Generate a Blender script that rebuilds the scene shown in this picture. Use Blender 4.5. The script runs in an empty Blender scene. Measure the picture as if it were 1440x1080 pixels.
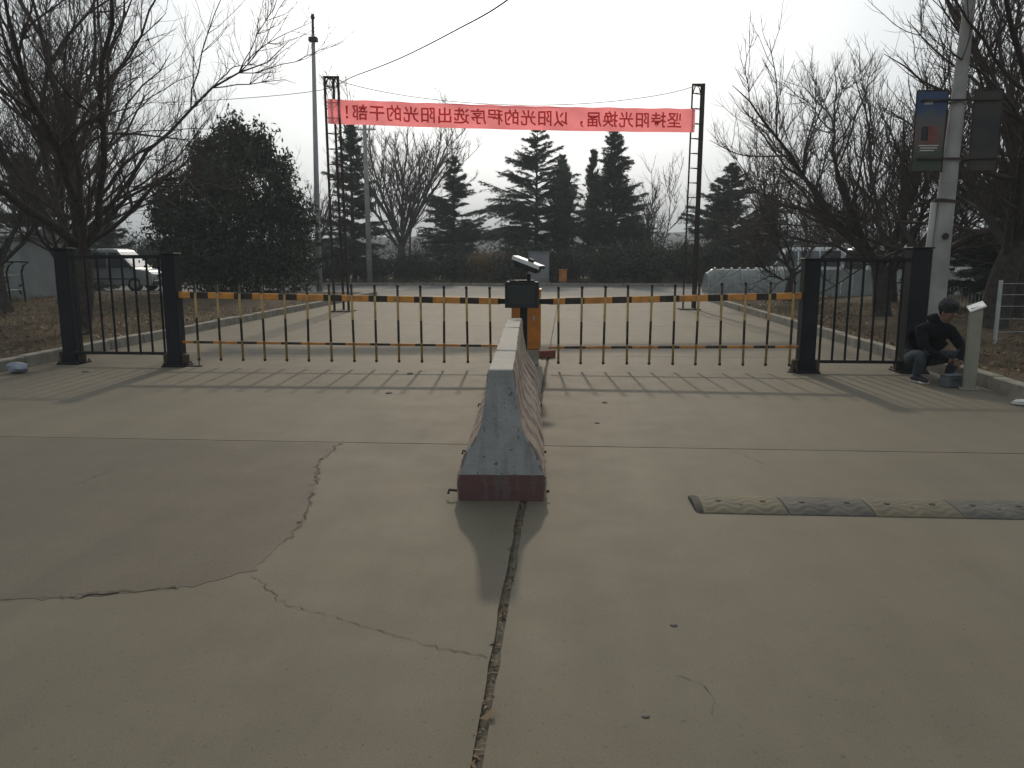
import bpy, bmesh, math, random
import numpy as np
from mathutils import Vector, Matrix

S = bpy.context.scene
COL = S.collection
rad = math.radians

# ------------------------------------------------------------------ camera
cd = bpy.data.cameras.new('camera'); cam = bpy.data.objects.new('camera', cd); COL.objects.link(cam)
cd.sensor_width = 36.0; cd.lens = 27.0; cd.clip_end = 4000.0; cd.clip_start = 0.05
cam.location = (0, 0, 1.5)
cam.rotation_euler = (rad(90 - 9.41), 0, rad(3.97))
S.camera = cam
# ------------------------------------------------------------------ sky and sun
SUN_EL, SUN_AZ = 30.0, 4.0         # azimuth measured from +Y towards -X
W = bpy.data.worlds.new('World'); S.world = W; W.use_nodes = True
wn = W.node_tree.nodes; wl = W.node_tree.links
bg = wn['Background']
sky = wn.new('ShaderNodeTexSky'); sky.sky_type = 'NISHITA'; sky.sun_disc = False
sky.sun_elevation = rad(SUN_EL); sky.sun_rotation = rad(-SUN_AZ)
sky.air_density = 1.0; sky.dust_density = 5.0; sky.ozone_density = 1.0; sky.altitude = 50
hs = wn.new('ShaderNodeHueSaturation'); hs.inputs['Saturation'].default_value = 0.30
wl.new(sky.outputs[0], hs.inputs['Color'])
# a thin, uneven veil of cloud over the whole sky
tc = wn.new('ShaderNodeTexCoord'); nz = wn.new('ShaderNodeTexNoise'); nz.inputs['Scale'].default_value = 2.2
nz.inputs['Detail'].default_value = 4; wl.new(tc.outputs['Generated'], nz.inputs['Vector'])
rp = wn.new('ShaderNodeMapRange'); rp.inputs[1].default_value = 0.3; rp.inputs[2].default_value = 0.7
rp.inputs[3].default_value = 0.93; rp.inputs[4].default_value = 1.07
wl.new(nz.outputs[0], rp.inputs[0])
mx = wn.new('ShaderNodeVectorMath'); mx.operation = 'SCALE'
wl.new(hs.outputs[0], mx.inputs[0]); wl.new(rp.outputs[0], mx.inputs['Scale'])
wl.new(mx.outputs[0], bg.inputs['Color'])
bg.inputs['Strength'].default_value = 0.07
# even high haze over the whole dome, added to the clear sky
veil = wn.new('ShaderNodeBackground'); veil.inputs['Color'].default_value = (0.89, 1.0, 1.05, 1); veil.inputs['Strength'].default_value = 0.86
ads = wn.new('ShaderNodeAddShader'); wl.new(bg.outputs[0], ads.inputs[0]); wl.new(veil.outputs[0], ads.inputs[1])
wl.new(ads.outputs[0], wn['World Output'].inputs['Surface'])
sd = bpy.data.lights.new('sun', 'SUN'); so = bpy.data.objects.new('sun', sd); COL.objects.link(so)
sd.energy = 3.0; sd.angle = rad(2.0); sd.color = (1.0, 0.85, 0.64)
az, el = rad(SUN_AZ), rad(SUN_EL)
to_sun = Vector((-math.sin(az) * math.cos(el), math.cos(az) * math.cos(el), math.sin(el)))
so.rotation_euler = to_sun.to_track_quat('Z', 'Y').to_euler()
so.location = (0, 0, 40)
S.view_settings.view_transform = 'Standard'; S.view_settings.look = 'None'
S.view_settings.gamma = 1.0; S.view_settings.use_curve_mapping = False
S.view_settings.exposure = -0.9

# ------------------------------------------------------------------ materials
def lin(c):
    return tuple(((v / 12.92) if v <= 0.04045 else ((v + 0.055) / 1.055) ** 2.4) for v in c)

def mat(name, c1, c2=None, scale=6.0, rough=0.75, bump=0.0, bscale=None, metal=0.0, spec=0.3, detail=6, coord='pos', lo=0.35, hi=0.65,
        c3=None, scale3=0.6, m3=0.5):
    m = bpy.data.materials.new(name); m.use_nodes = True
    nt = m.node_tree; n = nt.nodes; l = nt.links
    b = n['Principled BSDF']; b.inputs['Roughness'].default_value = rough; b.inputs['Metallic'].default_value = metal
    b.inputs['Specular IOR Level'].default_value = spec
    if coord == 'pos':
        g = n.new('ShaderNodeNewGeometry'); vec = g.outputs['Position']
    else:
        g = n.new('ShaderNodeTexCoord'); vec = g.outputs['Object']
    if c2 is not None:
        t = n.new('ShaderNodeTexNoise'); t.inputs['Scale'].default_value = scale; t.inputs['Detail'].default_value = detail
        l.new(vec, t.inputs['Vector'])
        r = n.new('ShaderNodeMapRange'); r.inputs[1].default_value = lo; r.inputs[2].default_value = hi
        l.new(t.outputs[0], r.inputs[0])
        x = n.new('ShaderNodeMix'); x.data_type = 'RGBA'
        x.inputs[6].default_value = (*c1, 1); x.inputs[7].default_value = (*c2, 1)
        l.new(r.outputs[0], x.inputs[0]); out = x.outputs[2]
        if c3 is not None:
            t3 = n.new('ShaderNodeTexNoise'); t3.inputs['Scale'].default_value = scale3; t3.inputs['Detail'].default_value = 5
            l.new(vec, t3.inputs['Vector'])
            r3 = n.new('ShaderNodeMapRange'); r3.inputs[1].default_value = 0.45; r3.inputs[2].default_value = 0.68; r3.inputs[4].default_value = m3
            l.new(t3.outputs[0], r3.inputs[0])
            x3 = n.new('ShaderNodeMix'); x3.data_type = 'RGBA'; x3.inputs[7].default_value = (*c3, 1)
            l.new(r3.outputs[0], x3.inputs[0]); l.new(out, x3.inputs[6]); out = x3.outputs[2]
        l.new(out, b.inputs['Base Color'])
    else:
        b.inputs['Base Color'].default_value = (*c1, 1)
    if bump > 0:
        t2 = n.new('ShaderNodeTexNoise'); t2.inputs['Scale'].default_value = bscale or scale * 4; t2.inputs['Detail'].default_value = 8
        l.new(vec, t2.inputs['Vector'])
        bp = n.new('ShaderNodeBump'); bp.inputs['Strength'].default_value = bump; bp.inputs['Distance'].default_value = 0.02
        l.new(t2.outputs[0], bp.inputs['Height']); l.new(bp.outputs[0], b.inputs['Normal'])
    return m

def banded(name, ca, cb, axis, period, duty, phase=0.0, rough=0.5, dirt=(0.08, 0.06, 0.04)):
    """paint in alternate bands along one object axis"""
    m = mat(name, ca, None, rough=rough)
    nt = m.node_tree; n = nt.nodes; l = nt.links; b = n['Principled BSDF']
    g = n.new('ShaderNodeTexCoord'); s = n.new('ShaderNodeSeparateXYZ'); l.new(g.outputs['Object'], s.inputs[0])
    a = n.new('ShaderNodeMath'); a.operation = 'MULTIPLY_ADD'; a.inputs[1].default_value = 1 / period; a.inputs[2].default_value = phase
    l.new(s.outputs[axis], a.inputs[0])
    fr = n.new('ShaderNodeMath'); fr.operation = 'FRACT'; l.new(a.outputs[0], fr.inputs[0])
    lt = n.new('ShaderNodeMath'); lt.operation = 'LESS_THAN'; lt.inputs[1].default_value = duty; l.new(fr.outputs[0], lt.inputs[0])
    x = n.new('ShaderNodeMix'); x.data_type = 'RGBA'; x.inputs[6].default_value = (*ca, 1); x.inputs[7].default_value = (*cb, 1)
    l.new(lt.outputs[0], x.inputs[0])
    gp = n.new('ShaderNodeNewGeometry')
    t = n.new('ShaderNodeTexNoise'); t.inputs['Scale'].default_value = 9; t.inputs['Detail'].default_value = 6; l.new(gp.outputs['Position'], t.inputs[0])
    r = n.new('ShaderNodeMapRange'); r.inputs[1].default_value = 0.45; r.inputs[2].default_value = 0.75; r.inputs[4].default_value = 0.6
    l.new(t.outputs[0], r.inputs[0])
    y = n.new('ShaderNodeMix'); y.data_type = 'RGBA'; y.inputs[7].default_value = (*dirt, 1)
    l.new(r.outputs[0], y.inputs[0]); l.new(x.outputs[2], y.inputs[6]); l.new(y.outputs[2], b.inputs['Base Color'])
    return m

def leafmat(name, c1, c2, trans=0.25, rough=0.6):
    m = mat(name, c1, c2, scale=3.0, rough=rough, spec=0.25)
    nt = m.node_tree; n = nt.nodes; l = nt.links; b = n['Principled BSDF']
    tr = n.new('ShaderNodeBsdfTranslucent'); src = b.inputs['Base Color'].links[0].from_socket; l.new(src, tr.inputs['Color'])
    ms = n.new('ShaderNodeMixShader'); ms.inputs[0].default_value = trans
    l.new(b.outputs[0], ms.inputs[1]); l.new(tr.outputs[0], ms.inputs[2]); l.new(ms.outputs[0], n['Material Output'].inputs[0])
    return m

M = {}
def concrete_mat(name, base, rough, spec):
    m = mat(name, base, None, rough=rough, spec=spec); nt = m.node_tree; n = nt.nodes; l = nt.links; b = n['Principled BSDF']
    g = n.new('ShaderNodeNewGeometry'); pos = g.outputs['Position']
    def noise(scale, detail, stretch=None, rgh=.6):
        v = pos
        if stretch:
            mp = n.new('ShaderNodeMapping'); mp.inputs['Scale'].default_value = stretch; l.new(pos, mp.inputs[0]); v = mp.outputs[0]
        t = n.new('ShaderNodeTexNoise'); t.inputs['Scale'].default_value = scale; t.inputs['Detail'].default_value = detail; t.inputs['Roughness'].default_value = rgh; l.new(v, t.inputs['Vector']); return t.outputs[0]
    def rng_(x, a, c, lo, hi):
        r = n.new('ShaderNodeMapRange'); r.inputs[1].default_value = a; r.inputs[2].default_value = c; r.inputs[3].default_value = lo; r.inputs[4].default_value = hi; l.new(x, r.inputs[0]); return r.outputs[0]
    def mul(a, c):
        q = n.new('ShaderNodeMath'); q.operation = 'MULTIPLY'; l.new(a, q.inputs[0]); l.new(c, q.inputs[1]); return q.outputs[0]
    k = rng_(noise(.42, 5), .35, .7, 1.06, .90)                                   # broad blotches
    k = mul(k, rng_(noise(2.6, 8, None, .7), .3, .7, 1.06, .94))                   # cloudy trowel marks
    k = mul(k, rng_(noise(1.0, 6, (2.6, .16, 1)), .42, .72, 1.02, .90))            # faint wheel streaks along the road
    k = mul(k, rng_(noise(150, 4, None, .7), .3, .72, 1.22, .78))                            # sand grain
    k = mul(k, rng_(noise(46, 2), .63, .72, 1.0, .72))                             # small dark specks
    k = mul(k, rng_(noise(5.5, 9, None, .75), .60, .74, 1.0, .87))                 # grime stains
    tint = n.new('ShaderNodeMix'); tint.data_type = 'RGBA'; tint.inputs[6].default_value = (*base, 1); tint.inputs[7].default_value = (base[0] * 1.0, base[1] * .98, base[2] * .965, 1)
    l.new(rng_(noise(.8, 4), .4, .65, 0, 1), tint.inputs[0])
    sc = n.new('ShaderNodeVectorMath'); sc.operation = 'SCALE'; l.new(tint.outputs[2], sc.inputs[0]); l.new(k, sc.inputs['Scale']); l.new(sc.outputs[0], b.inputs['Base Color'])
    l.new(rng_(noise(3.0, 6), .3, .7, rough - .02, rough + .05), b.inputs['Roughness'])
    bp = n.new('ShaderNodeBump'); bp.inputs['Strength'].default_value = .16; bp.inputs['Distance'].default_value = .01; l.new(noise(120, 8, None, .7), bp.inputs['Height']); l.new(bp.outputs[0], b.inputs['Normal'])
    return m
M['concrete'] = concrete_mat('concrete', (0.132, 0.114, 0.084), .73, .24)
M['concrete_old'] = concrete_mat('worn mortar', (0.108, 0.092, 0.071), .74, .23)
M['kerb'] = mat('kerb concrete', (0.27, 0.25, 0.21), (0.17, 0.155, 0.128), scale=5, rough=0.85, bump=0.4, bscale=40)
M['crack'] = mat('crack dirt', (0.06, 0.052, 0.04), (0.12, 0.105, 0.08), scale=14, rough=0.95)
M['joint'] = mat('joint soil', (0.12, 0.104, 0.078), (0.075, 0.063, 0.048), scale=22, rough=0.95, bump=0.8, bscale=60, c3=(0.15, 0.13, 0.09), scale3=9, m3=0.6)
M['soil'] = mat('soil', (0.085, 0.062, 0.04), (0.055, 0.042, 0.029), scale=2.6, rough=0.95, spec=0.1, bump=0.9, bscale=18, c3=(0.11, 0.087, 0.052), scale3=0.5, m3=0.7)
M['dry_grass'] = mat('dry grass ground', (0.085, 0.075, 0.042), (0.05, 0.05, 0.028), scale=1.5, rough=0.95, spec=0.1, bump=0.9, bscale=14)
M['asphalt'] = mat('road surface', (0.13, 0.127, 0.12), (0.10, 0.097, 0.092), scale=1.2, rough=0.8, bump=0.3, bscale=40)
M['white_paint_road'] = mat('road paint', (0.6, 0.6, 0.57), (0.4, 0.39, 0.36), scale=6, rough=0.7)
M['hill'] = mat('hill scrub', (0.03, 0.034, 0.028), (0.045, 0.042, 0.034), scale=0.02, rough=1.0, spec=0.0)
M['black'] = mat('black enamel', (0.006, 0.006, 0.007), (0.013, 0.013, 0.014), scale=4, rough=0.55, spec=0.2)
M['post_black'] = mat('dusty black enamel', (0.006, 0.007, 0.009), (0.013, 0.014, 0.017), scale=2.5, rough=0.6, spec=0.2)
M['black_box'] = mat('black powder coat', (0.014, 0.015, 0.016), (0.022, 0.023, 0.024), scale=8, rough=0.45)
M['screen'] = mat('display panel', (0.018, 0.022, 0.022), None, rough=0.2, spec=0.5)
M['orange'] = mat('orange enamel', (0.52, 0.185, 0.025), (0.4, 0.14, 0.022), scale=4, rough=0.4, c3=(0.16, 0.09, 0.05), scale3=2.0, m3=0.5)
M['arm'] = banded('barrier arm paint', (0.56, 0.24, 0.045), (0.02, 0.016, 0.012), 0, 0.62, 0.41, 0.30)
M['arm_low'] = banded('barrier low rail paint', (0.5, 0.2, 0.04), (0.02, 0.016, 0.012), 0, 0.62, 0.45, 0.30)
M['picket'] = banded('barrier picket paint', (0.36, 0.235, 0.085), (0.022, 0.018, 0.013), 2, 0.62, 0.48, 0.36)
M['rubber'] = mat('black rubber', (0.02, 0.02, 0.02), (0.035, 0.033, 0.03), scale=8, rough=0.8)
M['silver'] = mat('brushed aluminium', (0.62, 0.62, 0.61), None, rough=0.3, metal=0.9)
M['galv'] = mat('galvanised steel', (0.42, 0.43, 0.43), (0.32, 0.33, 0.33), scale=5, rough=0.5, metal=0.35)
M['grey_pole'] = mat('grey painted steel', (0.30, 0.31, 0.31), (0.23, 0.235, 0.23), scale=3, rough=0.5)
M['rust'] = mat('rusty steel', (0.055, 0.036, 0.026), (0.025, 0.02, 0.018), scale=6, rough=0.8)
M['pole_conc'] = mat('spun concrete pole', (0.33, 0.32, 0.3), (0.24, 0.235, 0.225), scale=3, rough=0.85, bump=0.3, bscale=30, c3=(0.15, 0.14, 0.13), scale3=1.3, m3=0.45)
M['bark'] = mat('bark', (0.06, 0.05, 0.042), (0.028, 0.024, 0.021), scale=12, rough=0.9, bump=0.6, bscale=30)
M['twig'] = mat('twig bark', (0.075, 0.06, 0.05), (0.045, 0.036, 0.031), scale=5, rough=0.85)
M['bark_pale'] = mat('pale bark', (0.085, 0.072, 0.06), (0.05, 0.043, 0.037), scale=8, rough=0.9)
M['needle'] = leafmat('cedar needles', (0.032, 0.055, 0.038), (0.052, 0.078, 0.053), 0.22)
M['pine'] = leafmat('pine needles', (0.04, 0.062, 0.032), (0.06, 0.08, 0.042), 0.25)
M['leaf'] = leafmat('dark glossy leaf', (0.018, 0.032, 0.015), (0.03, 0.045, 0.022), 0.10, 0.45)
M['shrub'] = leafmat('hedge leaf', (0.03, 0.042, 0.024), (0.05, 0.06, 0.034), 0.2)
M['dead'] = leafmat('dead leaf', (0.11, 0.062, 0.03), (0.16, 0.105, 0.055), 0.2)
M['straw'] = leafmat('dry reed', (0.15, 0.10, 0.055), (0.21, 0.15, 0.085), 0.3)
M['straw_dark'] = leafmat('dry grass blade', (0.095, 0.076, 0.04), (0.13, 0.10, 0.055), 0.3)
M['wood_far'] = leafmat('far twigs', (0.05, 0.046, 0.036), (0.035, 0.04, 0.028), 0.1)
M['white_car'] = mat('white car paint', (0.62, 0.63, 0.63), (0.5, 0.51, 0.51), scale=2, rough=0.25, spec=0.5)
M['silver_car'] = mat('silver car paint', (0.38, 0.39, 0.4), (0.3, 0.31, 0.32), scale=2, rough=0.3, metal=0.4)
M['glass'] = mat('car glass', (0.03, 0.038, 0.04), None, rough=0.06, spec=0.8)
M['plastic'] = mat('dark trim', (0.025, 0.025, 0.027), None, rough=0.6)
M['lamp_glass'] = mat('headlamp lens', (0.6, 0.62, 0.62), None, rough=0.1, spec=0.6)
M['tail'] = mat('tail lamp', (0.45, 0.015, 0.012), None, rough=0.2)
M['rim'] = mat('wheel rim', (0.4, 0.4, 0.41), None, rough=0.35, metal=0.7)
M['cover'] = mat('grey tarpaulin', (0.2, 0.21, 0.21), (0.13, 0.135, 0.135), scale=3, rough=0.55, bump=0.6, bscale=7)
M['film'] = leafmat('cloudy plastic film', (0.34, 0.36, 0.35), (0.24, 0.26, 0.25), 0.3, 0.35)
M['wall_white'] = mat('white panel wall', (0.33, 0.35, 0.34), (0.26, 0.28, 0.27), scale=1.5, rough=0.7)
M['wall_grey'] = mat('grey render', (0.22, 0.225, 0.23), (0.17, 0.175, 0.18), scale=1, rough=0.9)
M['roof'] = mat('sheet roof', (0.2, 0.21, 0.22), (0.14, 0.145, 0.15), scale=2, rough=0.6)
M['blue_mark'] = mat('blue wall paint', (0.05, 0.07, 0.14), (0.12, 0.14, 0.19), scale=9, rough=0.8)
M['sheet_pale'] = mat('pale green sheet', (0.34, 0.39, 0.37), (0.27, 0.31, 0.3), scale=2, rough=0.6)
M['jacket'] = mat('black jacket cloth', (0.005, 0.0055, 0.007), (0.010, 0.011, 0.013), scale=9, rough=0.9, spec=0.08, bump=0.5, bscale=25)
M['jeans'] = mat('grey blue jeans', (0.05, 0.062, 0.074), (0.03, 0.038, 0.046), scale=12, rough=0.9, bump=0.4, bscale=30)
M['skin'] = mat('skin', (0.2, 0.12, 0.085), (0.16, 0.095, 0.066), scale=12, rough=0.55)
M['hair'] = mat('black hair', (0.008, 0.008, 0.009), (0.016, 0.015, 0.015), scale=40, rough=0.5, bump=0.6, bscale=90)
M['shoe'] = mat('dark shoe', (0.02, 0.02, 0.022), None, rough=0.6)
M['shoe_sole'] = mat('pale shoe sole', (0.4, 0.39, 0.36), None, rough=0.7)
M['beige_post'] = mat('beige steel post', (0.25, 0.235, 0.185), (0.19, 0.185, 0.155), scale=4, rough=0.5)
M['post_cap'] = mat('white plastic cap', (0.75, 0.75, 0.73), (0.6, 0.6, 0.58), scale=10, rough=0.4)
M['paper'] = mat('white scrap', (0.62, 0.61, 0.58), (0.45, 0.44, 0.42), scale=20, rough=0.7)
M['bag'] = mat('blue grey plastic', (0.16, 0.19, 0.24), (0.24, 0.26, 0.29), scale=14, rough=0.5, bump=0.5, bscale=30)
M['tool_grey'] = mat('grey plastic case', (0.11, 0.12, 0.125), (0.07, 0.075, 0.08), scale=8, rough=0.5)
M['brick_red'] = mat('fired clay', (0.22, 0.075, 0.05), (0.14, 0.06, 0.045), scale=18, rough=0.9, bump=0.5)
M['stone'] = mat('pebble', (0.17, 0.155, 0.135), (0.11, 0.1, 0.09), scale=25, rough=0.9, bump=0.4)
M['cable'] = mat('cable sheath', (0.03, 0.03, 0.032), None, rough=0.6)
M['rope'] = mat('pale rope', (0.3, 0.29, 0.27), None, rough=0.9)
M['hump_y'] = mat('worn yellow rubber', (0.125, 0.107, 0.066), (0.10, 0.088, 0.06), scale=9, rough=0.75, c3=(0.085, 0.075, 0.058), scale3=3, m3=0.7)
M['hump_b'] = mat('dusty black rubber', (0.088, 0.084, 0.072), (0.06, 0.057, 0.05), scale=9, rough=0.8, c3=(0.115, 0.105, 0.085), scale3=3, m3=0.6)

# ------------------------------------------------------------------ mesh helpers
def nrm(v):
    v = np.asarray(v, float); return v / max(1e-9, np.linalg.norm(v))

class MB:
    """collects shapes, then builds ONE mesh object"""
    def __init__(s): s.v = []; s.f = []; s.mi = []; s.cur = 0
    def add(s, vs, fs):
        b = len(s.v); s.v.extend([tuple(map(float, q)) for q in vs]); s.f.extend([tuple(i + b for i in q) for q in fs]); s.mi.extend([s.cur] * len(fs)); return s
    def box(s, c, d, bev=0.0, R=None):
        hx, hy, hz = d[0] / 2, d[1] / 2, d[2] / 2; vs = []; fs = []
        b = min(bev, hx * .45, hy * .45, hz * .45)
        if b <= 0:
            vs = [(x, y, z) for x in (-hx, hx) for y in (-hy, hy) for z in (-hz, hz)]
            fs = [(0, 1, 3, 2), (4, 6, 7, 5), (0, 4, 5, 1), (2, 3, 7, 6), (0, 2, 6, 4), (1, 5, 7, 3)]
        else:
            idx = {}
            for sx in (-1, 1):
                for sy in (-1, 1):
                    for sz in (-1, 1):
                        for k in range(3):
                            p = [sx * (hx - b), sy * (hy - b), sz * (hz - b)]; p[k] = (sx * hx, sy * hy, sz * hz)[k]
                            idx[(sx, sy, sz, k)] = len(vs); vs.append(p)
            for k in range(3):
                u, w = [i for i in range(3) if i != k]
                for sg in (-1, 1):
                    q = []
                    for a, c_ in ((-1, -1), (1, -1), (1, 1), (-1, 1)):
                        t = [0, 0, 0]; t[k] = sg; t[u] = a; t[w] = c_; q.append(idx[(*t, k)])
                    fs.append(tuple(q))
            for k in range(3):
                u, w = [i for i in range(3) if i != k]
                for a in (-1, 1):
                    for c_ in (-1, 1):
                        t0 = [0, 0, 0]; t0[u] = a; t0[w] = c_; t1 = list(t0); t0[k] = -1; t1[k] = 1
                        fs.append((idx[(*t0, u)], idx[(*t1, u)], idx[(*t1, w)], idx[(*t0, w)]))
            for sx in (-1, 1):
                for sy in (-1, 1):
                    for sz in (-1, 1): fs.append(tuple(idx[(sx, sy, sz, k)] for k in range(3)))
        if R is not None: vs = [tuple(R @ Vector(q)) for q in vs]
        return s.add([(q[0] + c[0], q[1] + c[1], q[2] + c[2]) for q in vs], fs)
    def tube(s, pts, r, n=8, cap=True):
        pts = [np.asarray(p, float) for p in pts]; k = len(pts)
        rr = [r] * k if np.isscalar(r) else list(r); vs = []; fs = []; u = None
        for i, p in enumerate(pts):
            t = nrm(pts[min(i + 1, k - 1)] - pts[max(i - 1, 0)])
            if u is None:
                u = np.cross(t, (0, 0, 1) if abs(t[2]) < .9 else (1, 0, 0))
            u = nrm(u - t * np.dot(u, t)); w = np.cross(t, u)
            for j in range(n):
                a = 2 * math.pi * j / n; vs.append(p + rr[i] * (math.cos(a) * u + math.sin(a) * w))
        for i in range(k - 1):
            for j in range(n): fs.append((i * n + j, i * n + (j + 1) % n, (i + 1) * n + (j + 1) % n, (i + 1) * n + j))
        if cap: fs.append(tuple(range(n))[::-1]); fs.append(tuple((k - 1) * n + j for j in range(n)))
        return s.add(vs, fs)
    def prism(s, poly, a0, a1, axis=0):
        """extrude a 2-D outline along an axis: axis 0 -> outline is (y,z), 1 -> (x,z), 2 -> (x,y)"""
        n = len(poly); vs = []
        for a in (a0, a1):
            for q in poly: vs.append({0: (a, q[0], q[1]), 1: (q[0], a, q[1]), 2: (q[0], q[1], a)}[axis])
        fs = [tuple(range(n))[::-1], tuple(range(n, 2 * n))] + [(i, (i + 1) % n, n + (i + 1) % n, n + i) for i in range(n)]
        return s.add(vs, fs)
    def loft(s, rings, cap=True):
        n = len(rings[0]); vs = [q for r_ in rings for q in r_]; fs = []
        for i in range(len(rings) - 1):
            for j in range(n): fs.append((i * n + j, i * n + (j + 1) % n, (i + 1) * n + (j + 1) % n, (i + 1) * n + j))
        if cap: fs.append(tuple(range(n))[::-1]); fs.append(tuple((len(rings) - 1) * n + j for j in range(n)))
        return s.add(vs, fs)
    def ico(s, c, r, sub=1, squash=(1, 1, 1), jit=0.0, rng=None):
        bm = bmesh.new(); bmesh.ops.create_icosphere(bm, subdivisions=sub, radius=1.0)
        vs = []
        for v in bm.verts:
            k = 1 + (rng.uniform(-jit, jit) if rng else 0)
            vs.append((c[0] + v.co.x * r * squash[0] * k, c[1] + v.co.y * r * squash[1] * k, c[2] + v.co.z * r * squash[2] * k))
        fs = [tuple(v.index for v in f.verts) for f in bm.faces]; bm.free()
        return s.add(vs, fs)
    def mesh(s, name, smooth=False):
        me = bpy.data.meshes.new(name); me.from_pydata(s.v, [], s.f); me.update()
        bm = bmesh.new(); bm.from_mesh(me); bmesh.ops.recalc_face_normals(bm, faces=bm.faces); bm.to_mesh(me); bm.free()
        if smooth: me.polygons.foreach_set('use_smooth', [True] * len(me.polygons))
        return me
    def build(s, name, m, parent=None, smooth=False, loc=None):
        me = s.mesh(name, smooth)
        for x in (m if isinstance(m, (list, tuple)) else [m]): me.materials.append(M[x] if isinstance(x, str) else x)
        if isinstance(m, (list, tuple)): me.polygons.foreach_set('material_index', s.mi)
        return link(name, me, parent, loc)

def link(name, me, parent=None, loc=None, rz=0.0):
    o = bpy.data.objects.new(name, me); COL.objects.link(o)
    if parent is not None: o.parent = parent
    if loc is not None: o.location = loc
    if rz: o.rotation_euler = (0, 0, rz)
    return o

def tag(o, label, cat, group=None):
    o['label'] = label; o['category'] = cat
    if group: o['group'] = group
    return o
def struct(o): o['kind'] = 'structure'; return o
def stuff(o, label=None, cat=None):
    o['kind'] = 'stuff'
    if label: o['label'] = label
    if cat: o['category'] = cat
    return o
def thing(name, label, cat, loc=(0, 0, 0), rz=0.0, group=None):
    o = bpy.data.objects.new(name, None); COL.objects.link(o); o.location = loc; o.rotation_euler = (0, 0, rz)
    o.empty_display_size = 0.2
    return tag(o, label, cat, group)
def copy_tree(o, parent=None):
    c = o.copy(); COL.objects.link(c); c.parent = parent
    for ch in list(o.children): copy_tree(ch, c)
    return c
def npmesh(name, V, F):
    """V (n,3), F (m,3|4) numpy -> mesh, quickly"""
    me = bpy.data.meshes.new(name); V = np.asarray(V, np.float32); F = np.asarray(F, np.int32); k = F.shape[1]
    me.vertices.add(len(V)); me.vertices.foreach_set('co', V.ravel())
    me.loops.add(F.size); me.loops.foreach_set('vertex_index', F.ravel())
    me.polygons.add(len(F)); me.polygons.foreach_set('loop_start', np.arange(0, F.size, k, dtype=np.int32))
    me.polygons.foreach_set('loop_total', np.full(len(F), k, np.int32)); me.update(calc_edges=True); return me

# ================================================================== SETTING
YG = 10.25            # the gate line across the road
XL, XR = -7.4, 4.85   # kerb faces of the entrance road
rg = random.Random(5); nr = np.random.default_rng(11)

def sheet(name, x0, x1, y0, y1, z, nx, ny, m, amp=0.0, seed=0, freq=0.5):
    r = np.random.default_rng(seed); xs = np.linspace(x0, x1, nx); ys = np.linspace(y0, y1, ny)
    X, Y = np.meshgrid(xs, ys); Z = np.full_like(X, z)
    if amp:
        for _ in range(9):
            a = r.uniform(0, 6.28); k = freq * r.uniform(.4, 2.6)
            Z += amp / 4 * np.sin((X * math.cos(a) + Y * math.sin(a)) * k + r.uniform(0, 6.28))
        Z += r.normal(0, amp * .12, Z.shape)
        e = np.minimum.reduce([X - x0, x1 - X, Y - y0, y1 - Y]); Z = z + (Z - z) * np.clip(e / 0.8, 0, 1)
    V = np.stack([X, Y, Z], -1).reshape(-1, 3); i = np.arange(nx * ny).reshape(ny, nx)
    F = np.stack([i[:-1, :-1], i[:-1, 1:], i[1:, 1:], i[1:, :-1]], -1).reshape(-1, 4)
    me = npmesh(name, V, F); me.materials.append(M[m])
    if amp: me.polygons.foreach_set('use_smooth', [True] * len(me.polygons))
    return struct(link(name, me))

sheet('ground', -900, 900, -60, 900, -0.09, 4, 4, 'soil')
sheet('left_verge', -60, XL - 0.16, 5.0, 29.6, 0.1, 150, 80, 'soil', 0.10, 3)
sheet('right_verge', XR + 0.16, 60, 3.0, 29.6, 0.1, 150, 80, 'soil', 0.10, 4)
sheet('far_verge', -120, 120, 40.6, 120, 0.05, 90, 40, 'dry_grass', 0.16, 5, 0.3)
sheet('cross_road', -200, 200, 30.3, 40.4, 0.0, 4, 4, 'asphalt')
# dashed centre line on the crossing road
for i in range(-6, 7):
    b = MB(); b.box((i * 7.0 - 2, 35.3, 0.004), (3.0, 0.14, 0.004)); struct(b.build('road_marking', 'white_paint_road'))

# concrete slabs of the entrance road, each with worn edges, open joints between them
road = struct(bpy.data.objects.new('entrance_road', None)); COL.objects.link(road)
def slab(x0, x1, y0, y1):
    pts = []
    def edge(ax, ay, bx, by, n, amp):
        w = 0
        for i in range(n):
            t = i / n; w = w * .6 + rg.gauss(0, amp)
            nx_, ny_ = (by - ay), -(bx - ax); L = math.hypot(nx_, ny_); k = -abs(w) if i else 0
            pts.append((ax + (bx - ax) * t - nx_ / L * -k * 1, ay + (by - ay) * t - ny_ / L * -k))
    nX = int((x1 - x0) * 9); nY = int((y1 - y0) * 9)
    edge(x0, y0, x1, y0, nX, .002); edge(x1, y0, x1, y1, nY, .004); edge(x1, y1, x0, y1, nX, .002); edge(x0, y1, x0, y0, nY, .004)
    b = MB(); n = len(pts)
    cx, cy = (x0 + x1) / 2, (y0 + y1) / 2
    top = [(x, y, 0.0) for x, y in pts]; chm = [(x + (.006 if x < cx else -.006) * 0, y, -.004) for x, y in pts]
    low = [(x, y, -.16) for x, y in pts]
    b.add(top + low, [tuple(range(n))] + [(i, (i + 1) % n, n + (i + 1) % n, n + i) for i in range(n)])
    return b.build('slab', 'concrete', road)
ys = [-4.6, 0.72, 6.02, 11.72, 16.9, 21.7, 26.2, 30.28]
slabs = []
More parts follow.
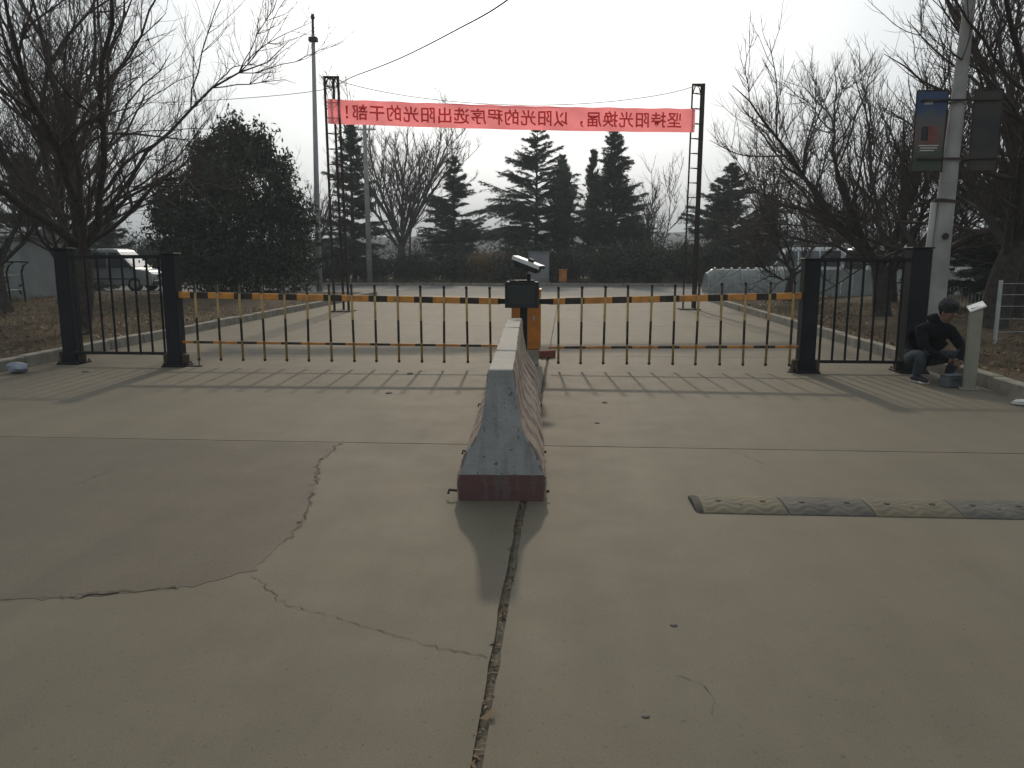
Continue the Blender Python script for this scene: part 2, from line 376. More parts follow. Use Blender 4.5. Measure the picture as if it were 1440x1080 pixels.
for i in range(len(ys) - 1):
    g_ = .012
    hg = .0155 if ys[i] < 10 else .004
    slabs.append(slab(XL, -0.25 - hg, ys[i] + g_ / 2, ys[i + 1] - g_ / 2))
    slabs.append(slab(-0.25 + hg, XR, ys[i] + g_ / 2, ys[i + 1] - g_ / 2))
# dirt lying in the open joints
r = np.random.default_rng(8); n = 700; yy = np.linspace(-4, 30.2, n); xw = np.linspace(-.30, -.20, 9)
X, Y = np.meshgrid(xw, yy); Z = -.007 + r.normal(0, .0022, X.shape) - .002 * np.sin(Y * 3); Z[:, :4] -= .012
ij = np.arange(X.size).reshape(n, 9); me = npmesh('joint_dirt', np.stack([X, Y, Z], -1).reshape(-1, 3), np.stack([ij[:-1, :-1], ij[:-1, 1:], ij[1:, 1:], ij[1:, :-1]], -1).reshape(-1, 4)); me.materials.append(M['joint']); struct(link('joint_dirt', me, road))
# worn mortar patch lying on the left slab, and the cracks
def jit_line(pts, step, amp, r):
    out = []
    for (ax, ay), (bx, by) in zip(pts[:-1], pts[1:]):
        n = max(1, int(math.hypot(bx - ax, by - ay) / step))
        for i in range(n):
            t = i / n; out.append((ax + (bx - ax) * t + r.gauss(0, amp), ay + (by - ay) * t + r.gauss(0, amp)))
    out.append(pts[-1]); return out
edge1 = [(-1.81, 5.98), (-1.80, 5.4), (-1.62, 4.7), (-1.5, 4.2), (-1.47, 3.8), (-1.5, 3.42), (-1.7, 3.24), (-1.95, 3.16), (-2.3, 3.05), (-2.9, 3.02), (-3.6, 2.98), (-5.0, 3.1), (-7.35, 3.0)]
pe = jit_line(edge1, .05, .012, rg)
b = MB(); poly = [(-7.35, 5.98)] + pe; n = len(poly)
b.add([(x, y, .0018) for x, y in poly] + [(x, y, -.002) for x, y in poly], [tuple(range(n))[::-1]] + [(i, (i + 1) % n, n + (i + 1) % n, n + i) for i in range(n)])
b.build('mortar_patch', 'concrete_old', road)
def crack(pts, w, z=.0035, amp=.009, step=.028):
    ln = jit_line(pts, step, amp, rg); b = MB(); k = len(ln); vs = []; fs = []
    for i, (x, y) in enumerate(ln):
        a = ln[max(0, i - 1)]; c = ln[min(k - 1, i + 1)]; t = nrm((c[0] - a[0], c[1] - a[1], 0)); q = w * (.12 + .88 * rg.random() ** 2)
        vs += [(x - t[1] * q / 2, y + t[0] * q / 2, z), (x + t[1] * q / 2, y - t[0] * q / 2, z)]
    fs = [(2 * i, 2 * i + 1, 2 * i + 3, 2 * i + 2) for i in range(k - 1)]
    b.add(vs, fs); return struct(b.build('crack', 'crack', road))
crack([(-1.5, 3.40), (-1.2, 3.08), (-.8, 2.9), (-.55, 2.78), (-.28, 2.69)], .006)
crack([(-1.81, 5.98), (-1.80, 5.4), (-1.62, 4.7), (-1.5, 4.2), (-1.47, 3.8)], .014, .0065, .018)
crack([(-1.75, 3.22), (-1.95, 3.16), (-2.2, 3.08)], .03, .0065, .012); crack([(-2.2, 3.08), (-2.5, 3.03), (-2.9, 3.02)], .007, .0065)
crack([(-2.9, 5.7), (-3.2, 5.1), (-3.25, 4.7)], .008, .0065)
crack([(.42, 2.62), (.5, 2.56), (.53, 2.47), (.5, 2.38)], .005, .0035, .004, .02)
crack([(1.3, 6.0), (1.5, 5.5), (1.9, 5.1)], .005)
crack([(-5.9, 11.3), (-4.6, 11.0), (-3.4, 11.1), (-2.5, 10.8)], .008)
crack([(-6.2, 9.7), (-4.2, 9.55), (-1.2, 9.7)], .006)
crack([(0.2, 9.6), (2.0, 9.65), (4.6, 9.5)], .006)
# kerbs: single kerb stones in a row
def kerb(name, x, y0, y1, side):
    root = struct(bpy.data.objects.new(name, None)); COL.objects.link(root)
    me = MB().box((0, 0, 0.005), (.15, .975, .31), .012).mesh('kerb_stone'); me.materials.append(M['kerb'])
    y = y0
    while y < y1:
        o = link('kerb_stone', me, root, (x + side * .08 + rg.uniform(-.008, .008), y + .5, rg.uniform(-.012, .008)))
        o.rotation_euler = (rg.uniform(-.006, .006), rg.uniform(-.02, .02), rg.uniform(-.008, .008)); y += 1.0
kerb('left_kerb', XL, 5.0, 29.5, -1); kerb('right_kerb', XR, 3.0, 29.5, 1)
def kerb_x(name, y, x0, x1):
    root = struct(bpy.data.objects.new(name, None)); COL.objects.link(root)
    me = MB().box((0, 0, 0.005), (.975, .15, .26), .012).mesh('kerb_stone'); me.materials.append(M['kerb'])
    x = x0
    while x < x1:
        link('kerb_stone', me, root, (x + .5, y + rg.uniform(-.01, .01), rg.uniform(-.012, .006))); x += 1.0
kerb_x('far_kerb', 40.5, -40, 40)
kerb_x('near_kerb_left', 29.75, -34, -8); kerb_x('near_kerb_right', 29.75, 5, 30)
# hills on the horizon
for nm, dist, hgt, sd_ in (('hills', 620, 26, 1), ('hills', 430, 15, 2)):
    r = np.random.default_rng(sd_); n = 160; th = np.linspace(-1.25, 1.25, n)
    prof = hgt * (0.75 + .18 * np.sin(th * 7 + sd_) + .12 * np.sin(th * 17 + 2 * sd_) + .05 * np.sin(th * 41)) + r.normal(0, .4, n)
    rows = []
    for k, (dr, hz) in enumerate(((-130, 0), (-70, .35), (-30, .75), (0, 1.0), (60, .8), (200, -.05))):
        rows.append(np.stack([np.sin(th) * (dist + dr), np.cos(th) * (dist + dr), prof * hz + (r.normal(0, .5, n) if 0 < hz < 1 else 0) - .15], -1))
    V = np.concatenate(rows); i = np.arange(len(rows) * n).reshape(len(rows), n)
    F = np.stack([i[:-1, :-1], i[:-1, 1:], i[1:, 1:], i[1:, :-1]], -1).reshape(-1, 4)
    me = npmesh('hills', V, F); me.materials.append(M['hill']); me.polygons.foreach_set('use_smooth', [True] * len(me.polygons)); struct(link('hills', me))

# ================================================================== TREES
def tubes_np(branches, n):
    """branches: list of (pts(k,3), radii(k)) all with the same k -> V, F"""
    P = np.array([q[0] for q in branches]); R = np.array([q[1] for q in branches]); B, k, _ = P.shape
    T = np.empty_like(P); T[:, 1:-1] = P[:, 2:] - P[:, :-2]; T[:, 0] = P[:, 1] - P[:, 0]; T[:, -1] = P[:, -1] - P[:, -2]
    T /= np.linalg.norm(T, axis=2, keepdims=True) + 1e-9
    ref = np.tile(np.array([0.31, 0.83, 0.46]), (B, k, 1)); U = np.cross(T, ref); U /= np.linalg.norm(U, axis=2, keepdims=True) + 1e-9
    Wv = np.cross(T, U); a = np.arange(n) * 2 * math.pi / n
    V = P[:, :, None, :] + R[:, :, None, None] * (np.cos(a)[None, None, :, None] * U[:, :, None, :] + np.sin(a)[None, None, :, None] * Wv[:, :, None, :])
    idx = np.arange(B * k * n).reshape(B, k, n); nx_ = np.roll(idx, -1, axis=2)
    F = np.stack([idx[:, :-1], nx_[:, :-1], nx_[:, 1:], idx[:, 1:]], -1).reshape(-1, 4)
    return V.reshape(-1, 3), F
def merge(parts):
    Vs = []; Fs = []; o = 0
    for V, F in parts: Vs.append(V); Fs.append(F + o); o += len(V)
    return np.concatenate(Vs), np.concatenate(Fs)
def walk(r, p, d, L, k, wander, up, r0, r1):
    pts = [p]; d = nrm(d)
    for i in range(k - 1):
        d = d + r.normal(0, wander, 3); d[2] += up; d = d / np.linalg.norm(d); p = p + d * (L / (k - 1)); pts.append(p)
    t = np.linspace(0, 1, k); return np.array(pts), r0 * (1 - t) ** .8 + r1 * t ** .8 + 0
def side_dir(r, t, ang, up=0.0):
    v = r.normal(0, 1, 3); v -= t * np.dot(v, t); v = nrm(v); d = t * math.cos(ang) + v * math.sin(ang); d[2] += up; return nrm(d)
def bare_tree(seed, trunk_h=1.3, limb=3.2, nl=6, r0=.15, lean=(0, 0), limb_el=(25, 65), n2=9, n3=8, n4=5, up2=.05, up3=.14, wander=.16, az0=None, tw=.006, straight=False):
    r = np.random.default_rng(seed); lv = {k: [] for k in range(5)}
    pts, rr = walk(r, np.zeros(3), np.array([lean[0], lean[1], 1.0]), trunk_h, 8, .06, .05, r0 * 1.15, r0 * .8); rr[0] *= 1.35
    lv[0].append((pts, rr)); top = pts[-1]
    for i in range(nl):
        a = (az0 if az0 is not None else r.uniform(0, 6.28)) + i * 6.283 / nl + r.normal(0, .3); e = rad(r.uniform(*limb_el))
        st = pts[r.integers(5, 8)]; L = limb * r.uniform(.75, 1.25)
        p1, q1 = walk(r, st, np.array([math.cos(a) * math.cos(e), math.sin(a) * math.cos(e), math.sin(e)]), L, 11, wander, .02, r0 * r.uniform(.32, .5), tw * 1.3)
        lv[1].append((p1, q1)); kids = []
        for j in range(n2):
            t = r.uniform(.18, .98); ii = min(9, int(t * 10)); tn = nrm(p1[ii + 1] - p1[ii])
            d = side_dir(r, tn, rad(r.uniform(25, 60)), .25); L2 = L * r.uniform(.35, .62) * (1.15 - .6 * t)
            p2, q2 = walk(r, p1[ii], d, L2, 8, wander, up2, max(tw * 1.8, q1[ii] * .6), tw * 1.1); lv[2].append((p2, q2)); kids.append((p2, q2, L2))
        kids.append((p1, q1, L * .8))
        for p2, q2, L2 in kids:
            nn = n3 if len(p2) == 8 else int(n3 * 1.5)
            for j in range(nn):
                t = r.uniform(.15, 1.0); ii = min(len(p2) - 2, int(t * (len(p2) - 1))); tn = nrm(p2[ii + 1] - p2[ii])
                d = side_dir(r, tn, rad(r.uniform(30, 65)), .35); L3 = min(1.2, L2 * r.uniform(.3, .6)) * r.uniform(.7, 1.2)
                p3, q3 = walk(r, p2[ii], d, L3, 6, .13, up3, min(q2[ii] * .75, tw * 1.6), tw * .6); lv[3].append((p3, q3))
                for m_ in range(n4):
                    t = r.uniform(.2, 1.0); jj = min(4, int(t * 5)); tn = nrm(p3[jj + 1] - p3[jj])
                    d = side_dir(r, tn, rad(r.uniform(30, 60)), .3); p4, q4 = walk(r, p3[jj], d, L3 * r.uniform(.2, .5), 3, .15, .12, tw * .75, tw * .42); lv[4].append((p4, q4))
    A = merge([tubes_np(lv[0], 10), tubes_np(lv[1], 7)]); Bm = merge([tubes_np(lv[2], 5), tubes_np(lv[3], 4), tubes_np(lv[4], 3)])
    return A, Bm
def put_bare(loc, label, seed, group='bare trees on the verges', rz=0.0, trunk_mat='bark', twig_mat='twig', name='bare_tree', scale=1.0, **kw):
    A, Bm = bare_tree(seed, **kw); t = thing(name, label, 'tree', loc, rz, group); t.scale = (scale,) * 3
    me = npmesh('trunk', *A); me.materials.append(M[trunk_mat]); me.polygons.foreach_set('use_smooth', [True] * len(me.polygons)); link('trunk', me, t)
    me = npmesh('crown', *Bm); me.materials.append(M[twig_mat]); link('crown', me, t); return t

def rhombi(P, D, Wd, L, Wid):
    """thin leaf quads: centres P, direction D, width direction Wd"""
    a = P - D * L[:, None] / 2; c = P + D * L[:, None] / 2; m1 = P + Wd * Wid[:, None] / 2; m2 = P - Wd * Wid[:, None] / 2
    V = np.stack([a, m1, c, m2], 1).reshape(-1, 3); F = np.arange(len(V)).reshape(-1, 4); return V, F
def unit(A): return A / (np.linalg.norm(A, axis=1, keepdims=True) + 1e-9)

def cedar(seed, H=9.0, R=2.6, gap=.30, droop=.03, up0=.28, dens=1.0, pine=False):
    r = np.random.default_rng(seed); tr = []; brs = []; subs = []; C = []; D = []
    k = 12; z = np.linspace(0, H, k); sway = np.cumsum(r.normal(0, .02, (k, 2)), 0)
    P = np.stack([sway[:, 0], sway[:, 1], z], 1); tr.append((P, .015 + .15 * (H / 9) * (1 - z / H)))
    zz = .07 * H; side = r.uniform(.8, 1.2, 8)                      # uneven from side to side
    while zz < H * .97:
        f = zz / H; n = r.integers(3, 6)
        for i in range(n):
            a = r.uniform(0, 6.283); L = (1.22 * R * (1 - f) ** .92 + .10) * r.choice([r.uniform(.35, .7), r.uniform(.75, 1.2)]) * side[int(a / 6.2832 * 8) % 8]
            if pine: L = R * min(1.0, (1 - f) * 1.8 + .12) * r.uniform(.4, 1.0)
            z0 = zz + r.uniform(-.15, .15); base = np.array([np.interp(z0, z, P[:, 0]), np.interp(z0, z, P[:, 1]), z0])
            d = np.array([math.cos(a), math.sin(a), up0 * (.5 + 2.2 * f) if not pine else .8])
            p, q = walk(r, base, d, L, 9, .05, -droop * (1.6 - f) if not pine else .07, .008 + .012 * L, .004); brs.append((p, q)); seg = unit(np.diff(p, axis=0))
            ns = max(5, int((6.0 + 11.0 * L) * dens))
            for j in range(ns + 1):                                 # flat side twigs, shorter towards the tip
                if j == ns: sp, sn = p[4:], seg[4:]; sl = L * .5; st_ = p[4]; dd = seg[6]
                else:
                    t = r.uniform(.12, .97); ii = min(7, int(t * 8)); st_ = p[ii] + (p[ii + 1] - p[ii]) * (t * 8 - ii); lat = unit(np.cross(seg[ii], [0, 0, 1.0])[None])[0] * r.choice([-1, 1])
                    sl = (.16 + .42 * L * (1 - t) ** .8) * r.uniform(.6, 1.2); dd = nrm(seg[ii] * r.uniform(.5, 1.1) + lat * r.uniform(.5, 1.0) + np.array([0, 0, -.18 if not pine else .45]))
                m_ = max(3, int(sl * 15)); u = r.uniform(0, 1, m_)
                pos = st_ + dd * (sl * u)[:, None]; pos[:, 2] -= (.12 if not pine else -.1) * (sl * u) ** 2 * 1.5
                C.append(pos + r.normal(0, .018, (m_, 3))); D.append(unit(dd[None] + r.normal(0, .32, (m_, 3))))
                e = st_ + dd * sl; e = e - np.array([0, 0, (.12 if not pine else -.1) * sl * sl * 1.5]); subs.append((np.array([st_, (st_ + e) / 2 + [0, 0, .02], e]), np.array([.006, .005, .003])))
        zz += .62 * gap * r.uniform(.55, 1.45) * (1.15 - .5 * f)
    C = np.concatenate(C); D = np.concatenate(D); n = len(C); K = 4
    CC = np.concatenate([C] * K); DD = unit(np.concatenate([D] * K) + r.normal(0, .38, (K * n, 3)))
    Wd = unit(np.cross(DD, r.normal(0, 1, (K * n, 3))))
    V, F = rhombi(CC + r.normal(0, .025, (K * n, 3)), DD, Wd, r.uniform(.12, .25, K * n), r.uniform(.014, .032, K * n))
    tv = merge([tubes_np(tr, 8), tubes_np(brs, 4), tubes_np(subs, 3)]); return tv, (V, F)
def put_cedar(loc, label, seed, name='cedar_tree', needle='needle', group='cedars beyond the crossing road', **kw):
    A, Bm = cedar(seed, **kw); t = thing(name, label, 'tree', loc, 0, group)
    me = npmesh('trunk', *A); me.materials.append(M['bark']); link('trunk', me, t)
    me = npmesh('crown', *Bm); me.materials.append(M[needle]); link('crown', me, t); return t

def foliage(seed, lobes, n, ls=(.10, .17), lw=(.035, .06), droop=.5, shell=.55):
    r = np.random.default_rng(seed); out = []
    vol = np.array([q[3] * q[4] * q[5] for q in lobes]) ** .75; cnt = (n * vol / vol.sum()).astype(int)
    for q, c in zip(lobes, cnt):
        u = unit(r.normal(0, 1, (c, 3))); rr = r.uniform(shell, 1.0, c) ** .6
        k = np.ones(c)
        for _ in range(10):     # ragged, clumped surface
            ax = unit(r.normal(0, 1, (1, 3)))[0]; k += .10 * np.sin(np.dot(u, ax) * r.uniform(5, 16) + r.uniform(0, 6.28))
        out.append(np.array(q[:3]) + u * (rr * k)[:, None] * np.array(q[3:6]))
    P = np.concatenate(out); m_ = len(P); D = r.normal(0, .7, (m_, 3)); D[:, 2] -= droop; D = unit(D); Wd = unit(np.cross(D, r.normal(0, 1, (m_, 3))))
    return rhombi(P, D, Wd, r.uniform(*ls, m_), r.uniform(*lw, m_))

GB = 'bare trees on the verges'
# left side
put_bare((-9.0, 13.6, 0.05), 'large bare tree with dark trunk right behind the bar panel next to the long arm', 21, trunk_h=1.6, limb=6.0, nl=8, r0=.18, lean=(.06, 0), limb_el=(34, 78), n2=12, n3=10, n4=5, tw=.0044)
put_bare((-11.3, 17.4, 0.05), 'bare tree whose crown reaches over the white shed', 29, trunk_h=1.7, limb=5.8, nl=7, r0=.14, lean=(.0, 0), n2=10, n3=10, n4=5, limb_el=(38, 78), tw=.0044)
put_bare((-14.6, 19.2, 0.05), 'bare tree with leaning slim trunk in front of the white shed', 22, trunk_h=1.7, limb=4.6, nl=6, r0=.13, lean=(-.16, .1), n2=10, n3=9, n4=4, limb_el=(25, 75))
put_bare((-15.6, 23.0, 0.05), 'bare tree spreading beside the dark leafy evergreen', 23, trunk_h=1.6, limb=4.7, nl=6, r0=.14, n2=9, n3=8, n4=4, limb_el=(25, 75))
# right side
put_bare((7.4, 18.6, 0.05), 'bare wide spreading tree behind the bar panel near the crouching person', 31, trunk_h=1.35, limb=4.6, nl=8, r0=.17, n2=13, n3=12, n4=5, limb_el=(18, 72), tw=.0048)
put_bare((7.3, 26.0, 0.05), 'bare low forked tree beside the hoop tunnel', 32, trunk_h=1.0, limb=3.2, nl=6, r0=.12, n2=10, n3=8, n4=4, limb_el=(20, 65))
put_bare((8.1, 15.2, 0.05), 'bare tree with thick black trunk beside the leaning concrete pole', 33, trunk_h=1.8, limb=5.2, nl=8, r0=.22, n2=13, n3=12, n4=5, limb_el=(18, 78), lean=(.05, 0), tw=.0048)
put_bare((10.6, 19.0, 0.05), 'bare tree behind the thick black trunk', 34, trunk_h=1.5, limb=4.6, nl=6, r0=.15, n2=12, n3=10, n4=5, limb_el=(22, 75), tw=.005)
put_bare((9.6, 23.5, 0.05), 'bare tree standing in front of the parked white van', 35, trunk_h=1.3, limb=4.8, nl=7, r0=.15, n2=12, n3=9, n4=4, limb_el=(20, 75))
# beyond the crossing road
G2 = 'bare trees beyond the crossing road'
put_bare((-11.6, 55.0, 0.0), 'tall vase shaped bare tree behind the banner', 41, G2, trunk_h=2.6, limb=8.6, nl=10, r0=.26, limb_el=(50, 84), n2=12, n3=9, n4=3, wander=.07, up2=.10, up3=.10, tw=.011, trunk_mat='bark_pale', twig_mat='bark_pale')
put_bare((5.7, 51.0, 0.0), 'bare many stemmed shrub tree next to the ladder shaped banner tower', 42, G2, trunk_h=.6, limb=6.0, nl=11, r0=.13, limb_el=(40, 82), n2=9, n3=7, n4=2, wander=.07, up2=.08, tw=.009, trunk_mat='bark_pale', twig_mat='bark_pale')
put_bare((-14.1, 43.0, 0.0), 'thin bare tree between lamp pole and leafy evergreen', 43, G2, trunk_h=1.0, limb=4.6, nl=7, r0=.10, limb_el=(45, 84), n2=8, n3=7, n4=2, wander=.08, up2=.09, tw=.009, trunk_mat='bark_pale', twig_mat='bark_pale')
put_bare((-9.4, 45.5, 0.0), 'slender bare sapling beside the tall vase shaped tree', 44, G2, trunk_h=3.6, limb=2.0, nl=7, r0=.055, limb_el=(35, 75), n2=7, n3=6, n4=2, wander=.08, tw=.007)
put_bare((15.0, 47.0, 0.0), 'bare roadside tree behind the parked vehicles', 45, G2, trunk_h=1.6, limb=4.2, nl=8, r0=.15, limb_el=(30, 75), n2=9, n3=7, n4=3, tw=.009)
# cedars
put_cedar((-12.4, 45.0, 0), 'dark cedar behind the triangular banner tower', 51, H=9.2, R=2.9)
put_cedar((-7.2, 50.0, 0), 'shorter pointed cedar standing alone between reeds and bare sapling', 52, H=7.9, R=3.0)
put_cedar((-1.95, 50.0, 0), 'tall broad cedar with wide skirt behind the camera post', 53, H=9.6, R=4.1, gap=.36)
put_cedar((-.3, 53.0, 0), 'slim bushy topped pine between the two tall cedars', 54, name='pine_tree', needle='pine', H=8.2, R=1.9, pine=True, gap=.3)
put_cedar((2.9, 50.0, 0), 'tall dense cedar whose tip meets the banner', 55, H=9.6, R=3.1, gap=.26, dens=1.1)
put_cedar((1.75, 52.0, 0), 'small pine tucked against the tall dense cedar', 56, name='pine_tree', needle='pine', H=8.4, R=1.4, pine=True, gap=.3)
put_cedar((9.0, 44.0, 0), 'squat cedar beside the ladder shaped banner tower', 57, H=6.6, R=3.1, gap=.26, dens=1.1)
put_cedar((12.0, 47.0, 0), 'cedar half hidden behind the squat cedar', 58, H=5.2, R=2.4, gap=.28)
put_cedar((-21.5, 30.0, 0.05), 'dark cedar behind the white shed', 59, group='evergreens near the shed', H=5.4, R=2.4, gap=.25, dens=1.2)
put_cedar((-24.0, 39.5, 0.05), 'small dark cedar behind the silver minivan', 60, group='evergreens near the shed', H=4.0, R=1.5, gap=.22, dens=1.3)
put_cedar((15.4, 27.0, 0.05), 'dark cedar behind the leaning concrete pole', 61, group='evergreens near the wire fence', H=5.4, R=2.4, gap=.24, dens=1.3)
put_cedar((11.9, 21.5, 0.05), 'dark low cedar behind the thick black trunk', 62, group='evergreens near the wire fence', H=4.4, R=1.9, gap=.24, dens=1.3)
# leafy evergreen on the left verge
t = thing('evergreen_tree', 'big round dark leafy evergreen tree beside the tall steel lamp pole', 'tree', (-12.6, 29.0, 0.05))
lob = [(0, 0, 2.3, 2.7, 2.4, 2.1), (-1.3, .2, 3.4, 1.5, 1.5, 1.5), (.9, -.2, 3.9, 1.5, 1.5, 1.6), (-.1, 0, 5.0, 1.0, 1.0, 1.15), (1.9, 0, 2.4, 1.2, 1.2, 1.6), (-1.9, 0, 2.2, 1.2, 1.2, 1.5), (-.9, 0, 4.8, .6, .6, .9), (1.0, 0, 5.3, .6, .6, .8), (0.2, 0, 1.0, 2.6, 2.2, 1.1)]
rl = random.Random(77)
for i in range(26):
    a_ = rl.uniform(0, 6.28); e_ = rl.uniform(.1, 1.45); q_ = rl.uniform(.28, .62)
    lob.append((math.cos(a_) * math.cos(e_) * 2.6, math.sin(a_) * math.cos(e_) * 2.2, 2.3 + math.sin(e_) * 3.4, q_, q_, q_ * rl.uniform(1.1, 1.9)))
me = npmesh('crown', *foliage(71, lob, 46000, (.14, .24), (.05, .085), .6)); me.materials.append(M['leaf']); link('crown', me, t)
A, Bm = bare_tree(72, trunk_h=1.2, limb=3.6, nl=8, r0=.16, limb_el=(40, 85), n2=5, n3=4, n4=2)
V, F = merge([A, Bm]); me = npmesh('trunk', V, F); me.materials.append(M['bark']); link('trunk', me, t)

# shrubs under the cedars: two shrub shapes, copied
def shrub_mesh(seed, n):
    r = np.random.default_rng(seed); lob = [(r.uniform(-.8, .8), r.uniform(-.5, .5), r.uniform(.6, 1.2), r.uniform(.6, 1.1), r.uniform(.6, .9), r.uniform(.6, 1.0)) for _ in range(7)]
    me = npmesh('foliage', *foliage(seed, lob, n, (.12, .22), (.05, .09), .1, .35)); me.materials.append(M['shrub']); return me
sm = [shrub_mesh(81, 6000), shrub_mesh(82, 6000), shrub_mesh(83, 6000)]
st = []
for k in range(3):
    b = MB(); r = random.Random(k)
    for i in range(9):
        a = r.uniform(0, 6.28); b.tube([(0, 0, -.05), (.2 * math.cos(a), .2 * math.sin(a), .5), (.6 * math.cos(a), .6 * math.sin(a), 1.2)], [.025, .018, .006], 5)
    me = b.mesh('stem'); me.materials.append(M['bark']); st.append(me)
ANCH = [(-26, 'dark evergreen shrub behind the pale boxy minibus'), (-20.5, 'dark evergreen shrub beyond the silver minivan'), (-16.5, 'dark evergreen shrub behind the leafy evergreen tree'), (-12.5, 'dark evergreen shrub under the cedar behind the triangular tower'), (-9.8, 'dark evergreen shrub by the slender bare sapling'),
        (-7, 'dark evergreen shrub under the shorter pointed cedar'), (-2, 'dark evergreen shrub under the tall broad cedar'), (2.5, 'dark evergreen shrub under the tall dense cedar'), (5.8, 'dark evergreen shrub below the many stemmed bare shrub tree'), (9, 'dark evergreen shrub under the squat cedar'), (13, 'dark evergreen shrub behind the parked white minivan'), (18, 'dark evergreen shrub beyond the white minibus'), (24, 'dark evergreen shrub at the hedge end past the white minibus')]
def shrub_label(x): return min(ANCH, key=lambda q: abs(q[0] - x))[1]
r = random.Random(9); xs = np.arange(-30, 27, 2.15)
for i, x in enumerate(xs):
    if -5.2 < x < -3.0: continue
    t = thing('shrub', shrub_label(x), 'shrub', (x + r.uniform(-.5, .5), r.uniform(42.6, 45.2), 0.02), r.uniform(0, 6.28), 'shrubs below the cedars')
    s_ = r.uniform(.85, 1.25); t.scale = (s_ * 1.15, s_, s_ * r.uniform(.85, 1.15)); link('foliage', sm[i % 3], t); link('stem', st[i % 3], t)
for i, (x, y, s_, lb) in enumerate([(-19.6, 22.6, 1.1, 'dark shrub in front of the white shed end'), (13.0, 17.5, 1.0, 'dark shrub behind the wire fence'), (17.2, 24.5, 1.3, 'dark tall shrub by the white van rear')]):
    t = thing('shrub', lb, 'shrub', (x, y, .1), i * 1.3, 'shrubs on the verges'); t.scale = (s_, s_, s_ * 1.1); link('foliage', sm[(i + 1) % 3], t); link('stem', st[i % 3], t)
# tan clump of dry reeds beyond the road
def blades(seed, n, rx, ry, h, lean=.25, w=.02, z0=0.0):
    r = np.random.default_rng(seed); a = r.uniform(0, 6.283, n); q = np.sqrt(r.uniform(0, 1, n))
    P = np.stack([np.cos(a) * q * rx, np.sin(a) * q * ry, np.full(n, z0)], 1); D = unit(np.stack([r.normal(0, lean, n), r.normal(0, lean, n), np.ones(n)], 1)); L = h * r.uniform(.45, 1.0, n)
    Wd = unit(np.cross(D, r.normal(0, 1, (n, 3)))); return rhombi(P + D * L[:, None] / 2, D, Wd, L, np.full(n, w))
t = thing('reed_clump', 'tan clump of tall dry reeds across the road', 'reeds', (-4.15, 43.0, .02))
me = npmesh('stalks', *blades(91, 2600, 1.0, .6, 2.0, .22, .035)); me.materials.append(M['straw']); link('stalks', me, t)
# far wood, one mass
r = np.random.default_rng(95); P = []; 
lob = [(x, 95 + r.uniform(-10, 14), r.uniform(.8, 2.0), r.uniform(4, 7), 3.0, r.uniform(1.6, 3.6)) for x in np.arange(-110, 112, 5.5)]
me = npmesh('far_wood', *foliage(96, lob, 34000, (.5, 1.0), (.10, .28), -.3, .2)); me.materials.append(M['wood_far']); stuff(link('far_wood', me), 'far grey wood along the horizon behind the cedars', 'wood')

# leaf litter and dry grass on the verges (uncountable)
def litter(name, label, x0, x1, y0, y1, n, seed, z=.13, m='dead', size=(.04, .10)):
    r = np.random.default_rng(seed); P = np.stack([r.uniform(x0, x1, n), y0 + (y1 - y0) * r.beta(1, 1.8, n), z + r.uniform(-.03, .05, n)], 1)
    D = r.normal(0, 1, (n, 3)); D[:, 2] *= .35; D = unit(D); N = r.normal(0, .35, (n, 3)); N[:, 2] = 1; Wd = unit(np.cross(D, N)); L = r.uniform(*size, n)
    me = npmesh(name, *rhombi(P, D, Wd, L, L * r.uniform(.5, .8, n))); me.materials.append(M[m]); return stuff(link(name, me), label, 'leaves')
litter('leaf_litter', 'brown fallen leaves scattered over the verge with the wire fence', XR + .2, 17, 5, 28, 9000, 101)
litter('leaf_litter', 'brown fallen leaves scattered over the verge with the shed', -22, XL - .2, 6, 28, 9000, 102)
def grass(name, label, x0, x1, y0, y1, n, seed, h=.16, m='straw_dark'):
    r = np.random.default_rng(seed); P = np.stack([r.uniform(x0, x1, n), r.uniform(y0, y1, n), np.full(n, .08)], 1); D = unit(np.stack([r.normal(0, .5, n), r.normal(0, .5, n), np.ones(n)], 1)); L = h * r.uniform(.4, 1.2, n)
    Wd = unit(np.cross(D, r.normal(0, 1, (n, 3)))); me = npmesh(name, *rhombi(P + D * L[:, None] / 2, D, Wd, L, np.full(n, .012))); me.materials.append(M[m]); return stuff(link(name, me), label, 'grass')
grass('dry_grass', 'short dry winter grass over the verge with the shed', -22, XL - .2, 7, 28, 16000, 103)
grass('dry_grass', 'short dry winter grass over the verge with the wire fence', XR + .2, 17, 5, 28, 12000, 104)
grass('roadside_grass', 'rough dry grass along the far side of the crossing road', -30, 30, 40.8, 44, 9000, 105, .35)

